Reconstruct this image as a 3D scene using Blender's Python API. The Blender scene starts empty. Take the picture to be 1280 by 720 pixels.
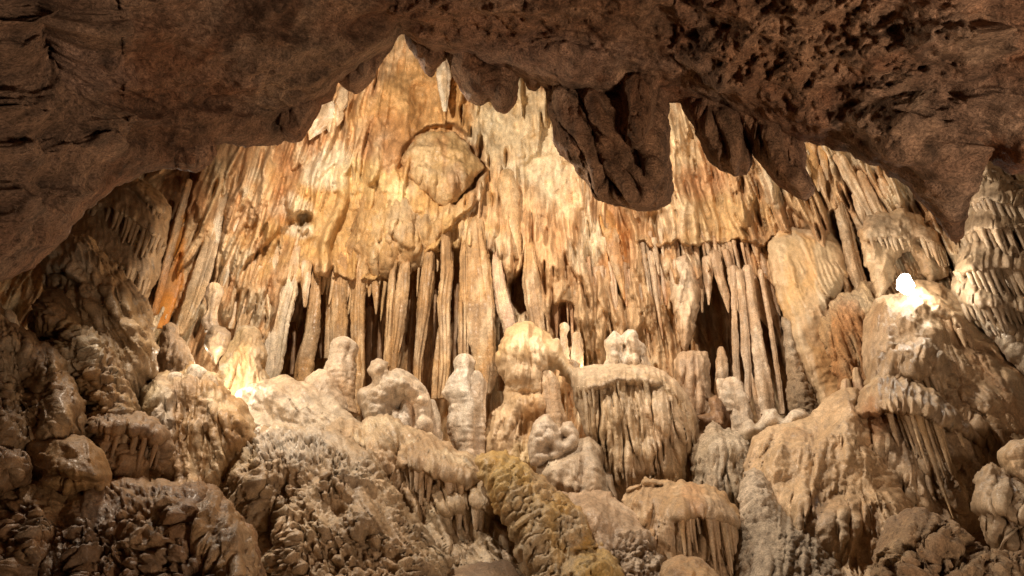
import bpy, math
import numpy as np
F32 = np.float32
# ------------------------------------------------------------------ camera model
FPX = 800.0; PITCH = math.radians(24); CAM = np.array([0, 0, 1.6])
CP, SP = math.cos(PITCH), math.sin(PITCH)
def P(px, py, Y):
    """world point at forward distance Y that the photograph shows at (px, py)"""
    a = (np.asarray(px, float) - 640) / FPX; b = (360 - np.asarray(py, float)) / FPX
    t = Y / (CP - b * SP)
    return np.stack([t * a + CAM[0], t * (CP - b * SP) + CAM[1], t * (SP + b * CP) + CAM[2]], -1)
def mpp(py, Y):
    b = (360 - np.asarray(py, float)) / FPX
    return Y / (CP - b * SP) / FPX
# ------------------------------------------------------------------ noise
def _h(ix, iy, iz, seed):
    h = (ix.astype(np.uint32) * np.uint32(0x8da6b343)) ^ (iy.astype(np.uint32) * np.uint32(0xd8163841)) ^ (iz.astype(np.uint32) * np.uint32(0xcb1ab31f)) ^ np.uint32((seed * 0x9e3779b1) & 0xffffffff)
    h ^= h >> np.uint32(15); h *= np.uint32(0x2c1b3c6d); h ^= h >> np.uint32(12); h *= np.uint32(0x297a2d39); h ^= h >> np.uint32(15)
    return h
G = np.array([[1,1,0],[-1,1,0],[1,-1,0],[-1,-1,0],[1,0,1],[-1,0,1],[1,0,-1],[-1,0,-1],[0,1,1],[0,-1,1],[0,1,-1],[0,-1,-1],[1,1,0],[-1,1,0],[0,-1,1],[0,-1,-1]], F32)
def noise(x, y, z=0.0, seed=0):
    x, y, z = np.broadcast_arrays(np.asarray(x, F32), np.asarray(y, F32), np.asarray(z, F32))
    xi = np.floor(x); yi = np.floor(y); zi = np.floor(z)
    fx, fy, fz = x - xi, y - yi, z - zi
    xi = xi.astype(np.int32); yi = yi.astype(np.int32); zi = zi.astype(np.int32)
    u, v, w = (f * f * f * (f * (f * 6 - 15) + 10) for f in (fx, fy, fz))
    out = 0
    for dx in (0, 1):
        for dy in (0, 1):
            for dz in (0, 1):
                g = G[_h(xi + dx, yi + dy, zi + dz, seed) & np.uint32(15)]
                d = g[..., 0] * (fx - dx) + g[..., 1] * (fy - dy) + g[..., 2] * (fz - dz)
                out = out + d * (u if dx else 1 - u) * (v if dy else 1 - v) * (w if dz else 1 - w)
    return out
def fbm(x, y, z=0.0, o=4, seed=0, gain=.5):
    s = 0; a = 1.0; f = 1.0
    for k in range(o):
        s = s + a * noise(np.asarray(x) * f, np.asarray(y) * f, np.asarray(z) * f, seed + 17 * k); a *= gain; f *= 2.03
    return s
def ridged(x, y, z=0.0, o=3, seed=0):
    s = 0; a = 1.0; f = 1.0
    for k in range(o):
        s = s + a * (1 - 2.2 * np.abs(noise(np.asarray(x) * f, np.asarray(y) * f, np.asarray(z) * f, seed + 13 * k))); a *= .5; f *= 2.1
    return s
def worley2(x, y, seed=0, jit=.9):
    """F1 and the random value of the nearest cell, on a 2-D sheet"""
    x = np.asarray(x, F32); y = np.asarray(y, F32)
    xi = np.floor(x).astype(np.int32); yi = np.floor(y).astype(np.int32)
    f1 = np.full(x.shape, 9, F32); f2 = f1.copy(); cv = np.zeros(x.shape, F32); zz = np.zeros_like(xi)
    for dx in (-1, 0, 1):
        for dy in (-1, 0, 1):
            h = _h(xi + dx, yi + dy, zz, seed)
            rx = (h & np.uint32(1023)).astype(F32) / 1023; ry = ((h >> np.uint32(10)) & np.uint32(1023)).astype(F32) / 1023
            d = (xi + dx + .5 + (rx - .5) * jit - x) ** 2 + (yi + dy + .5 + (ry - .5) * jit - y) ** 2
            nn = d < f1
            f2 = np.where(nn, f1, np.minimum(f2, d)); cv = np.where(nn, ((h >> np.uint32(20)) & np.uint32(1023)).astype(F32) / 1023, cv); f1 = np.where(nn, d, f1)
    return np.sqrt(f1), np.sqrt(f2), cv
def sstep(a, b, x):
    t = np.clip((x - a) / (b - a), 0, 1); return t * t * (3 - 2 * t)
# ------------------------------------------------------------------ colours (linear albedo)
CREAM = (.66, .50, .33); WHITE = (.74, .66, .54); TAN = (.50, .35, .215); BROWN = (.33, .205, .115); DARK = (.20, .125, .075)
OCHRE = (.56, .35, .12); RUST = (.42, .175, .055); GREY = (.46, .385, .30); ORANGE = (.60, .27, .07); PINK = (.55, .36, .25); YELLOW = (.52, .36, .12)
TINT = (1.0, .95, .86)
def mixcol(p, pal, seed=0, f=1.0, streak=.35):
    """mottled mineral colour: three palette entries mixed by wandering noise"""
    a = fbm(p[:, 0] * 1.3 * f, p[:, 1] * f, p[:, 2] * streak * f, 4, seed) + .12 * noise(p[:, 0] * 9 * f, p[:, 1] * 5, p[:, 2] * 3 * f, seed + 3)
    b = fbm(p[:, 0] * 2.3 * f + 7, p[:, 1] * 2 * f, p[:, 2] * streak * 1.6 * f, 4, seed + 40)
    c = noise(p[:, 0] * 14, p[:, 1] * 14, p[:, 2] * 14, seed + 70)
    wa = sstep(-.25, .3, a)[:, None]; wb = sstep(.02, .34, b)[:, None]
    c0, c1, c2 = (np.array(q) for q in pal)
    out = c0 * (1 - wa) + c1 * wa; out = out * (1 - wb) + c2 * wb
    g = fbm(p[:, 0] * .55, p[:, 1] * .5, p[:, 2] * .6, 4, 900); g2 = fbm(p[:, 0] * .8 + 5, p[:, 1] * .5, p[:, 2] * .35, 4, 905)
    w1 = (.28 * sstep(.0, .4, g))[:, None]; w2 = (.34 * sstep(.0, .38, -g))[:, None]; w3 = (.22 * sstep(.12, .4, g2))[:, None]
    lum = out.mean(1, keepdims=True)
    out = out * (1 - w1) + w1 * lum * np.array((1.32, .92, .58)); out = out * (1 - w2) + w2 * lum * np.array((1.14, 1.0, .84)); out = out * (1 - w3) + w3 * lum * np.array((1.12, .72, .42)) * .9
    out = out * np.array(TINT)
    return out * (1 + .18 * c + .12 * b)[:, None]
# ------------------------------------------------------------------ scene helpers
scene = bpy.context.scene
COL = scene.collection
def tag(o, label=None, cat=None, group=None, kind=None):
    if label: o['label'] = label
    if cat: o['category'] = cat
    if group: o['group'] = group
    if kind: o['kind'] = kind
    return o
def make_mesh(name, v, quads, cols, mat, parent=None, tris=None):
    me = bpy.data.meshes.new(name)
    v = np.ascontiguousarray(v, F32); q = np.ascontiguousarray(quads, np.int32)
    nt = 0 if tris is None else len(tris)
    me.vertices.add(len(v)); me.vertices.foreach_set('co', v.ravel())
    me.loops.add(q.size + nt * 3)
    li = q.ravel() if not nt else np.concatenate([q.ravel(), np.ascontiguousarray(tris, np.int32).ravel()])
    me.loops.foreach_set('vertex_index', li)
    me.polygons.add(len(q) + nt)
    ls = np.arange(len(q)) * 4
    if nt: ls = np.concatenate([ls, len(q) * 4 + np.arange(nt) * 3])
    me.polygons.foreach_set('loop_start', ls.astype(np.int32))
    me.polygons.foreach_set('use_smooth', np.ones(len(q) + nt, bool))
    if cols is not None:
        ca = me.color_attributes.new('Col', 'FLOAT_COLOR', 'POINT')
        ca.data.foreach_set('color', np.concatenate([np.clip(cols, 0.004, .95), np.ones((len(v), 1))], 1).astype(F32).ravel())
    me.update(calc_edges=True); me.validate()
    me.materials.append(mat)
    o = bpy.data.objects.new(name, me); COL.objects.link(o)
    if parent is not None:
        o.parent = parent; o.matrix_parent_inverse = parent.matrix_world.inverted() if False else o.matrix_parent_inverse
        o.location = -parent.location
    return o
def empty(name, loc):
    o = bpy.data.objects.new(name, None); COL.objects.link(o); o.location = tuple(float(c) for c in loc); o.empty_display_size = .2
    return o
def vnormals(v, q):
    d1 = v[q[:, 2]] - v[q[:, 0]]; d2 = v[q[:, 3]] - v[q[:, 1]]
    n = np.cross(d1, d2); out = np.zeros_like(v)
    for k in range(4):
        for c in range(3): out[:, c] += np.bincount(q[:, k], n[:, c], len(v))
    return out / (np.linalg.norm(out, axis=1, keepdims=True) + 1e-12)
def smooth_outline(pts, jit=1.5, seed=0, seg=1.0, closed=True):
    p = np.array(pts, float); n = len(p); out = []
    for i in range(n if closed else n - 1):
        p0, p1, p2, p3 = (p[(i - 1) % n], p[i], p[(i + 1) % n], p[(i + 2) % n]) if closed else (p[max(i - 1, 0)], p[i], p[i + 1], p[min(i + 2, n - 1)])
        m = max(2, int(np.hypot(*(p2 - p1)) / seg)); t = np.linspace(0, 1, m, endpoint=False)[:, None]
        k1 = .8 * min(1, np.hypot(*(p2 - p1)) / (np.hypot(*(p2 - p0)) + 1e-6)); k2 = .8 * min(1, np.hypot(*(p2 - p1)) / (np.hypot(*(p3 - p1)) + 1e-6))
        m1 = (p2 - p0) * .5 * k1; m2 = (p3 - p1) * .5 * k2
        out.append((2 * t**3 - 3 * t**2 + 1) * p1 + (t**3 - 2 * t**2 + t) * m1 + (-2 * t**3 + 3 * t**2) * p2 + (t**3 - t**2) * m2)
    o = np.concatenate(out)
    if jit:
        j1 = fbm(o[:, 0] * .06, o[:, 1] * .06, 3.3, 4, seed); j2 = fbm(o[:, 0] * .06, o[:, 1] * .06, 8.3, 4, seed + 5)
        o = o + jit * 1.6 * np.stack([j1, j2], 1)
    return o
def yfun(Y):
    """number, (Ytop, pytop, Ybottom, pybottom) or function"""
    if callable(Y): return Y
    if np.isscalar(Y): return lambda x, y: np.full(np.shape(x), float(Y))
    a, pa, b, pb = Y; b = a + (b - a) * .32
    return lambda x, y: a + (b - a) * np.clip((y - pa) / (pb - pa), -.3, 1.5)
# ------------------------------------------------------------------ surface textures: metres of relief along the normal
def tex_disp(kind, p, s, t, amp, seed, py):
    """s across the flow, t along it, both in metres"""
    x, y, z = p[:, 0], p[:, 1], p[:, 2]
    if kind == 'popcorn':
        wx = s + .035 * noise(s * 7, t * 7, 0, seed) + .012 * noise(s * 25, t * 25, 3, seed); wy = t + .035 * noise(s * 7, t * 7, 5, seed)
        F, F2, c = worley2(wx * 13, wy * 11, seed); r = .28 + .42 * c; a1 = np.sqrt(np.clip(r * r - F * F, 0, 1)) * 1.5
        F, F2, c = worley2(wx * 26 + 3, wy * 22, seed + 1); r = .3 + .38 * c; a2 = np.sqrt(np.clip(r * r - F * F, 0, 1)) * 1.5
        F, F2, c = worley2(wx * 7.5 + 7, wy * 6, seed + 8); r = .2 + .4 * c; a0 = np.sqrt(np.clip(r * r - F * F, 0, 1)) * 1.5
        F, F2, c = worley2(s * 3.2 + .15 * noise(s * 3, t * 3, 8, seed), t * 1.9, seed + 5); a3 = np.sqrt(np.clip(1 - (F / .85) ** 2, 0, 1)) * (.4 + .6 * c)
        big = fbm(s * 1.6, t * 1.2, 0, 3, seed + 2)
        hh = (py - py.min()) / (py.max() - py.min() + 1e-6); m = sstep(-.25, .1, fbm(s * .9, t * .7, 4, 3, seed + 3) + 1.1 * (hh - .16)); rr1 = ridged((s + .08 * noise(s * 2, t * 2, 0, seed)) * 4.5, t * .9, 0, 2, seed + 6); m2 = sstep(-.2, .2, fbm(s * 1.7, t * 1.3, 7, 2, seed + 33))
        return amp * (.078 * np.maximum(a1, a0 * 1.5) * m + .034 * a2 * (.25 + .75 * m2 * m) + .05 * a3 + .09 * big + .022 * rr1 + .012 * fbm(x * 30, y * 30, z * 30, 2, seed))
    if kind == 'flow':
        w = .10 * noise(s * 1.5, t * 1.0, 0, seed)
        r1 = ridged((s + w) * 3.2, t * .55, 0, 2, seed); r2 = ridged((s + w) * 10, t * 1.1, 1, 2, seed + 2)
        F, F2, c = worley2((s + w) * 15, t * 5, seed + 1); a2 = np.sqrt(np.clip(1 - (F / .75) ** 2, 0, 1)) * c
        return amp * (.055 * r1 + .034 * r2 + .045 * a2 + .10 * fbm(s * 1.6, t * 1.3, 0, 3, seed + 4) + .014 * fbm(x * 22, y * 22, z * 22, 3, seed))
    if kind == 'smooth':
        r1 = ridged(s * 2.0, t * .7, 0, 2, seed)
        m = sstep(.0, .3, fbm(s * 1.3, t * 1.3, 9, 3, seed + 9))
        F, F2, c = worley2(s * 14, t * 12, seed + 1); a2 = np.sqrt(np.clip(1 - (F / .7) ** 2, 0, 1)) * c
        return amp * (.035 * r1 + .10 * fbm(s * 1.5, t * 1.5, 0, 4, seed + 4) + .03 * a2 * m + .010 * fbm(x * 14, y * 14, z * 14, 3, seed))
    if kind == 'nodule':
        F, F2, c = worley2(s * 5.5 + .2 * noise(s * 6, t * 6, 0, seed), t * 5.5, seed); a1 = np.sqrt(np.clip(1 - (F / .8) ** 2, 0, 1)) * (.5 + .6 * c)
        return amp * (.085 * a1 + .07 * fbm(s * 2.5, t * 2.5, 0, 3, seed + 4) + .010 * fbm(x * 18, y * 18, z * 18, 2, seed))
    if kind == 'rock':
        a = ridged(x * 1.1, y * 1.1, z * 1.5, 4, seed); b = fbm(x * 4.5, y * 4.5, z * 6, 4, seed + 8)
        F, F2, c = worley2(s * 16, t * 16, seed + 1); m = sstep(0, .3, fbm(x * .9, y * .9, z * .9, 3, seed + 11))
        return amp * (.10 * a + .10 * b + .045 * np.sqrt(np.clip(1 - (F / .75) ** 2, 0, 1)) * m + .035 * fbm(x * 15, y * 15, z * 15, 4, seed, .6))
    return 0 * x
SURF = {}
class Surf:
    pass
def relief(name, outline, Y, mat, edge=.25, R=25, bulge=.5, tex='flow', amp=1.0, pal=(TAN, CREAM, BROWN), step=1.45, apex=None, ledges=(), lobes=(), jit=1.5, seed=1, parent=None, thick=.7, blot=(), extra=None, drips=(), stretch=1.0, rimw=.35, rimr=.4, riv=None, tongues=1.0):
    yf = yfun(Y); outline = [(a_, b_ + 110 if b_ > 738 else b_) for a_, b_ in outline]; ol = smooth_outline(outline, jit, seed)
    x0, y0 = ol.min(0) - 2 * step; x1, y1 = ol.max(0) + 2 * step
    gx = np.arange(x0, x1, step); gy = np.arange(y0, y1, step); nx, ny = len(gx), len(gy)
    # inside mask by scanline crossings
    a = ol; b = np.roll(ol, -1, 0); M = np.zeros((ny, nx), bool)
    for j, yy in enumerate(gy):
        k = (a[:, 1] > yy) != (b[:, 1] > yy)
        if not k.any(): continue
        xs = np.sort(a[k, 0] + (yy - a[k, 1]) / (b[k, 1] - a[k, 1]) * (b[k, 0] - a[k, 0]))
        M[j] = np.searchsorted(xs, gx) % 2 == 1
    # capped distance to the outline
    K = int(R / step) + 2; big = K + 1.0
    d = np.where(M, big, 0.0)
    for j in range(1, ny): d[j] = np.minimum(d[j], d[j - 1] + 1)
    for j in range(ny - 2, -1, -1): d[j] = np.minimum(d[j], d[j + 1] + 1)
    d2 = d * d; D = d2.copy()
    for k in range(1, K + 1):
        D[:, k:] = np.minimum(D[:, k:], d2[:, :-k] + k * k); D[:, :-k] = np.minimum(D[:, :-k], d2[:, k:] + k * k)
    D = np.sqrt(D) * step
    for _ in range(3):
        Q = np.pad(D, 1, mode='edge'); D = (Q[1:-1, 1:-1] * 2 + Q[:-2, 1:-1] + Q[2:, 1:-1] + Q[1:-1, :-2] + Q[1:-1, 2:]) / 6
    pr = np.sqrt(np.clip(1 - (1 - np.clip(D / R, 0, 1)) ** 2, 0, 1))
    # smooth inflation: Poisson on a coarse copy
    cs = max(1, int(max(nx, ny) / 70)); Mc = M[::cs, ::cs].astype(float); ph = np.zeros_like(Mc)
    for it in range(260):
        Q = np.pad(ph, 1); ph = Mc * ((Q[:-2, 1:-1] + Q[2:, 1:-1] + Q[1:-1, :-2] + Q[1:-1, 2:]) / 4 + .002)
    ph = np.sqrt(ph / (ph.max() + 1e-9) + 1e-9)
    ci = np.arange(ph.shape[1]) * cs; cj = np.arange(ph.shape[0]) * cs
    ph = np.stack([np.interp(np.arange(nx), ci, r) for r in ph]); ph = np.stack([np.interp(np.arange(ny), cj, c) for c in ph.T]).T
    ph *= np.clip(D / (R * .8), 0, 1)
    X, Yp = np.meshgrid(gx, gy)
    H = edge * pr + bulge * ph
    for (lx, ly, rx, ry, hh) in lobes:
        H = H + hh * np.exp(-((X - lx) / rx) ** 2 - ((Yp - ly) / ry) ** 2) * pr
    for L in ledges:
        pl, A, rise, rec = L[:4]
        pl = np.array(pl, float); ly = np.interp(gx, pl[:, 0], pl[:, 1])[None, :] + 4 * noise(X * .05, X * 0, 0, seed + 3) + 1.5 * noise(X * .13, X * 0, 0, seed + 4)
        ends = sstep(pl[0, 0] - 10, pl[0, 0] + 6, X) * (1 - sstep(pl[-1, 0] - 6, pl[-1, 0] + 10, X))
        dy = (Yp - ly) / np.sqrt(1 + np.gradient(np.interp(gx, pl[:, 0], pl[:, 1]), gx)[None, :] ** 2)
        H = H + ends * pr * A * np.where(dy < 0, np.exp(dy / rise) * sstep(0.5, -4, dy) * 1.0, -(1.0) * np.exp(-dy / rec) * sstep(-.5, 3, dy))
    if riv is None: riv = {'flow': 1.0, 'smooth': .35, 'popcorn': .35, 'nodule': 0, 'rock': 0}[tex]
    drips = list(drips); rv = np.random.RandomState(seed + 77); area = M.sum() * step * step
    ax_, ay_ = apex if apex is not None else ((x0 + x1) / 2, y0 - 1.2 * (y1 - y0)); sc_ = 60.0 / max(60.0, np.sqrt(area)) 
    for _ in range(int(riv * area / 80)):
        x = rv.uniform(x0, x1); y = rv.uniform(y0 + .12 * (y1 - y0), y1)
        if noise(np.array([x * .02]), np.array([y * .02]), seed, 5)[0] < -.12: continue
        w_ = rv.choice([1.6, 2.4, 3.6, 5.5], p=[.34, .34, .22, .1]) * rv.uniform(.8, 1.2); L_ = w_ * rv.uniform(4, 13) + 5
        drips.append((x, y, w_, L_, w_ * .012 * rv.uniform(.8, 1.9), np.clip((x - ax_) / max(20, y - ay_), -.9, .9) + rv.uniform(-.06, .06), rv.uniform(0, .022)))
    if tex in ('flow', 'popcorn') and area > 9000 and tongues:
        big_ = []
        for _ in range(int(area / 2600 * tongues * (.5 if tex == 'popcorn' else 1))):
            x = rv.uniform(x0, x1); y = rv.uniform(y0 + .05 * (y1 - y0), y1 - 20); w_ = rv.uniform(9, 26); L_ = w_ * rv.uniform(2.2, 5)
            big_.append((x, y, w_, L_, w_ * .0065 * rv.uniform(.7, 1.4), np.clip((x - ax_) / max(20, y - ay_), -.9, .9) + rv.uniform(-.05, .05), .0))
        T_ = splat(gx, gy, big_); 
        for _ in range(2):
            Q = np.pad(T_, 1, mode='edge'); T_ = (Q[1:-1, 1:-1] * 2 + Q[:-2, 1:-1] + Q[2:, 1:-1] + Q[1:-1, :-2] + Q[1:-1, 2:]) / 6
        H = H + T_ * np.clip(D / 10, 0, 1)
    if len(drips):
        S = splat(gx, gy, drips); H = H + S * np.clip(D / 4, 0, 1)
    used = M[:-1, :-1] | M[1:, :-1] | M[:-1, 1:] | M[1:, 1:]
    vu = np.zeros((ny, nx), bool); vu[:-1, :-1] |= used; vu[1:, :-1] |= used; vu[:-1, 1:] |= used; vu[1:, 1:] |= used
    # a vertex is a rim vertex when it lies outside
    rim = vu & ~M
    ri = np.argwhere(rim); rp = np.stack([gx[ri[:, 1]], gy[ri[:, 0]]], 1)
    near = np.empty(len(rp), int)
    for s0 in range(0, len(rp), 512):
        c = rp[s0:s0 + 512]; near[s0:s0 + 512] = np.argmin((c[:, None, 0] - ol[None, :, 0]) ** 2 + (c[:, None, 1] - ol[None, :, 1]) ** 2, 1)
    Xv = X.copy(); Yv = Yp.copy(); Xv[rim] = ol[near, 0]; Yv[rim] = ol[near, 1]
    H = np.where(rim, 0, H)
    idx = -np.ones((ny, nx), int); vi = np.argwhere(vu); idx[vu] = np.arange(len(vi)); n = len(vi)
    px = Xv[vu]; py = Yv[vu]; h = H[vu]; base = yf(px, py); onrim = rim[vu]
    vf = P(px, py, base - h)
    c00 = idx[:-1, :-1][used]; c10 = idx[:-1, 1:][used]; c11 = idx[1:, 1:][used]; c01 = idx[1:, :-1][used]
    q = np.stack([c00, c01, c11, c10], 1)
    # texture
    ax, ay = apex if apex is not None else ((ol[:, 0].min() + ol[:, 0].max()) / 2, ol[:, 1].min() - 1.2 * (ol[:, 1].max() - ol[:, 1].min()))
    mp = float(mpp(np.mean(py), np.mean(base))); rad = np.hypot(px - ax, py - ay); rref = np.percentile(rad, 60)
    s = np.arctan2(px - ax, py - ay) * rref * mp; jt, jb = np.argmin(py), np.argmax(py); dv = vf[jb] - vf[jt]; dv[0] = 0; dv = dv / (np.linalg.norm(dv) + 1e-9)
    t = (vf @ dv + .25 * (rad * mp)) * stretch
    Hs = np.where(vu, H, 0); Wm = vu.astype(float)
    for _ in range(14):
        A_ = np.pad(Hs, 1, mode='edge'); B_ = np.pad(Wm, 1, mode='edge')
        Hs = (A_[1:-1, 1:-1] * 2 + A_[:-2, 1:-1] + A_[2:, 1:-1] + A_[1:-1, :-2] + A_[1:-1, 2:]) / 6; Wm = (B_[1:-1, 1:-1] * 2 + B_[:-2, 1:-1] + B_[2:, 1:-1] + B_[1:-1, :-2] + B_[1:-1, 2:]) / 6
    nrm = vnormals(P(px, py, base - (Hs / np.maximum(Wm, 1e-3))[vu]), q)
    dsp = tex_disp(tex, vf, s, t, amp, seed, py)
    if extra is not None: dsp = dsp + extra(px, py, vf, s, t)
    nrm = nrm + np.array((0, -.9, -.12)); nrm /= np.linalg.norm(nrm, axis=1, keepdims=True)
    vd = vf + nrm * dsp[:, None] * np.where(onrim, rimw, rimw + (1 - rimw) * np.clip(D[vu] / (R * rimr), 0, 1))[:, None]
    cols = mixcol(vf, pal, seed)
    for (bx, by, rx, ry, cc, st) in blot:
        w = st * sstep(1.25, .5, np.hypot((px - bx) / rx, (py - by) / ry) + .45 * fbm(px * .05, py * .03, 1, 3, seed + int(bx)))
        cols = cols * (1 - w)[:, None] + np.array(cc) * (w * (1 + .2 * noise(px * .3, py * .1, 2, seed)))[:, None]
    # back
    inn = ~onrim; bi = np.where(inn, n + np.cumsum(inn) - 1, np.arange(n))
    vb = P(px[inn], py[inn], base[inn] + thick * (edge * pr[vu][inn] + bulge * ph[vu][inn]) + .01)
    qb = bi[q][:, ::-1]
    V = np.concatenate([vd, vb]); C = np.concatenate([cols, cols[inn]])
    o = make_mesh(name, V, np.concatenate([q, qb]), C, mat, parent)
    sf = Surf(); sf.gx, sf.gy, sf.H, sf.M, sf.yf, sf.step = gx, gy, H, vu, yf, step
    o_s = sf; SURF[o.name] = sf
    return o, sf
def surfY(sf, px, py):
    i = int(round((px - sf.gx[0]) / sf.step)); j = int(round((py - sf.gy[0]) / sf.step))
    i = min(max(i, 0), len(sf.gx) - 1); j = min(max(j, 0), len(sf.gy) - 1)
    return float(sf.yf(np.array([px]), np.array([py]))[0] - sf.H[j, i])
def splat(gx, gy, drips):
    """running maximum of icicle shaped ridges (px, py, half width, length, height m, lean, offset)"""
    S = np.zeros((len(gy), len(gx))); st = gx[1] - gx[0]
    for (x, y, w, L, A, lean, off) in drips:
        j0 = max(0, int((y - gy[0]) / st)); j1 = min(len(gy), int((y + L - gy[0]) / st) + 1)
        xa = min(x, x + lean * L) - w - 1; xb = max(x, x + lean * L) + w + 1
        i0 = max(0, int((xa - gx[0]) / st)); i1 = min(len(gx), int((xb - gx[0]) / st) + 2)
        if j1 <= j0 or i1 <= i0: continue
        yy = gy[j0:j1][:, None]; xx = gx[i0:i1][None, :]; t = np.clip((yy - y) / L, 0, 1)
        ww = w * (np.sqrt(np.clip(t * 6, 0, 1))) * np.sqrt(np.clip(1 - t, 0, 1)) ** .9 + .01
        c = x + lean * (yy - y) + w * .5 * np.sin(yy * .06 + x)
        u = (xx - c) / ww
        prof = np.sqrt(np.clip(1 - u * u, 0, 1)) * A * (.25 + .75 * np.clip(t * 2.5, 0, 1)) * np.clip((1 - t) * 4 + .5, 0, 1) + off * (np.abs(u) < 1) * np.clip(t * 2, 0, 1)
        S[j0:j1, i0:i1] = np.maximum(S[j0:j1, i0:i1], prof)
    return S
# ------------------------------------------------------------------ tubes: columns, stalactites, stalagmites
def tube_geo(prof, Y, flat=.8, ribs=.16, lump=.10, nrib=5, seed=0, ends=('round', 'cut'), seg=28, ds=1.6, zig=.0):
    """prof: [(px, py, half width px)...] from top to bottom; returns v, q, tris"""
    p = np.array(prof, float)
    if isinstance(Y, tuple): yy = np.linspace(Y[0], Y[1], len(p))
    elif np.isscalar(Y): yy = np.full(len(p), float(Y))
    else: yy = np.array(Y, float)
    L = np.concatenate([[0], np.cumsum(np.hypot(*(p[1:, :2] - p[:-1, :2]).T))])
    n = max(5, int(L[-1] / ds)); tt = np.linspace(0, L[-1], n)
    # smooth interpolation
    def sm(v):
        out = np.interp(tt, L, v); k = max(1, int(.10 * n / max(1, len(p) - 1)) )
        for _ in range(2):
            Q = np.pad(out, k, mode='edge'); out = np.mean([Q[i:i + n] for i in range(2 * k + 1)], 0)
        return out
    px, py, hw, Yc = sm(p[:, 0]), sm(p[:, 1]), sm(p[:, 2]), sm(yy)
    hw = np.maximum(hw, .25)
    if zig: px = px + zig * fbm(tt * .05, tt * 0, 0, 2, seed)
    for e, d in ((0, tt), (1, L[-1] - tt)):
        if ends[e] == 'round':
            r = hw[0 if e == 0 else -1] * 1.1 + 1; hw = hw * np.sqrt(np.clip(1 - (1 - np.clip(d / r, 0, 1)) ** 2, .0, 1))
        if ends[e] == 'point':
            hw = hw * np.clip(d / (L[-1] * .5), 0, 1) ** .6
    hw = np.maximum(hw, .15)
    c = P(px, py, Yc); m = mpp(py, Yc); r = hw * m
    th = np.linspace(0, 2 * math.pi, seg, endpoint=False)
    CT, ST = np.cos(th)[None], np.sin(th)[None]
    lz = tt[:, None] * float(np.mean(m))
    nr = fbm(CT * nrib * .5 + 0 * lz, ST * nrib * .5 + 0 * lz, lz * .5 + seed * 1.7, 2, seed)
    nl = fbm(CT * .8 + seed * .37, ST * .8 + 0 * lz, lz / (max(r.mean(), .02) * 2.2), 3, seed + 9)
    nf = noise(CT * 3 + 0 * lz, ST * 3 + 0 * lz, lz * 26 + 3, seed + 2)
    rr = r[:, None] * (1 + ribs * 1.6 * nr + lump * 2.0 * nl + .06 * nf + .07 * noise(lz * 0, lz * 0, lz * 13 + seed, seed + 4) + .05 * noise(CT * 6 + 0 * lz, ST * 6 + 0 * lz, lz * 20, seed + 6))
    v = np.stack([c[:, 0:1] + rr * CT, c[:, 1:2] + rr * ST * flat, np.repeat(c[:, 2:3], seg, 1)], -1)
    v = v.reshape(-1, 3)
    i = np.arange(n - 1)[:, None] * seg; j = np.arange(seg)[None]; j2 = (j + 1) % seg
    q = np.stack([i + j, i + j2, i + seg + j2, i + seg + j], -1).reshape(-1, 4)[:, ::-1]
    v = np.concatenate([v, c[:1], c[-1:]]); t0 = len(v) - 2
    j = np.arange(seg); j2 = (j + 1) % seg
    tr = np.concatenate([np.stack([np.full(seg, t0), j, j2], 1), np.stack([np.full(seg, t0 + 1), (n - 1) * seg + j2, (n - 1) * seg + j], 1)])
    return v, q, tr
def tube(name, profs, Y, mat, pal=(TAN, CREAM, BROWN), parent=None, seed=0, blot=(), cf=2.0, **kw):
    if np.isscalar(profs[0][0]): profs = [profs]
    V, Q, T = [], [], []; n = 0
    for k, pr in enumerate(profs):
        yk = Y[k] if isinstance(Y, list) and len(Y) == len(profs) else Y
        v, q, t = tube_geo(pr, yk, seed=seed + 31 * k, **kw); V.append(v); Q.append(q + n); T.append(t + n); n += len(v)
    V = np.concatenate(V); cols = mixcol(V, pal, seed, cf)
    for (zf, cc, st) in blot:      # colour from a fraction of the height down (negative: up)
        z0, z1 = V[:, 2].min(), V[:, 2].max(); f = (z1 - V[:, 2]) / (z1 - z0) + .1 * noise(V[:, 0] * 9, V[:, 1] * 9, V[:, 2] * 3, seed)
        w = st * (sstep(zf - .08, zf + .08, f) if zf >= 0 else 1 - sstep(-zf - .08, -zf + .08, f)); cols = cols * (1 - w)[:, None] + np.array(cc) * w[:, None]
    return make_mesh(name, V, np.concatenate(Q), cols, mat, parent, np.concatenate(T))
def hang(name, px, py, Y, Lpx, hw, mat, pal, parent=None, seed=0, lean=0.0, **kw):
    """a single hanging drip, tapering to a tip"""
    rs = np.random.RandomState(seed); k = rs.uniform(.75, 1.1)
    pr = [(px, py - 3, hw * 1.25), (px + lean * Lpx * .15, py + Lpx * .15, hw), (px + lean * Lpx * .55 + rs.uniform(-.6, .6), py + Lpx * .55, hw * .78 * k), (px + lean * Lpx * .85, py + Lpx * .85, hw * .5 * k), (px + lean * Lpx, py + Lpx, hw * .15)]
    return tube(name, pr, Y, mat, pal, parent, seed, flat=kw.pop('flat', .85), ribs=.08, lump=.1, seg=kw.pop('seg', 12), ds=kw.pop('ds', 2.2), ends=('cut', 'cut'), **kw)
def pxlean(px, py, vp=-900):
    return (px - 640) / (py - vp)
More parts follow.
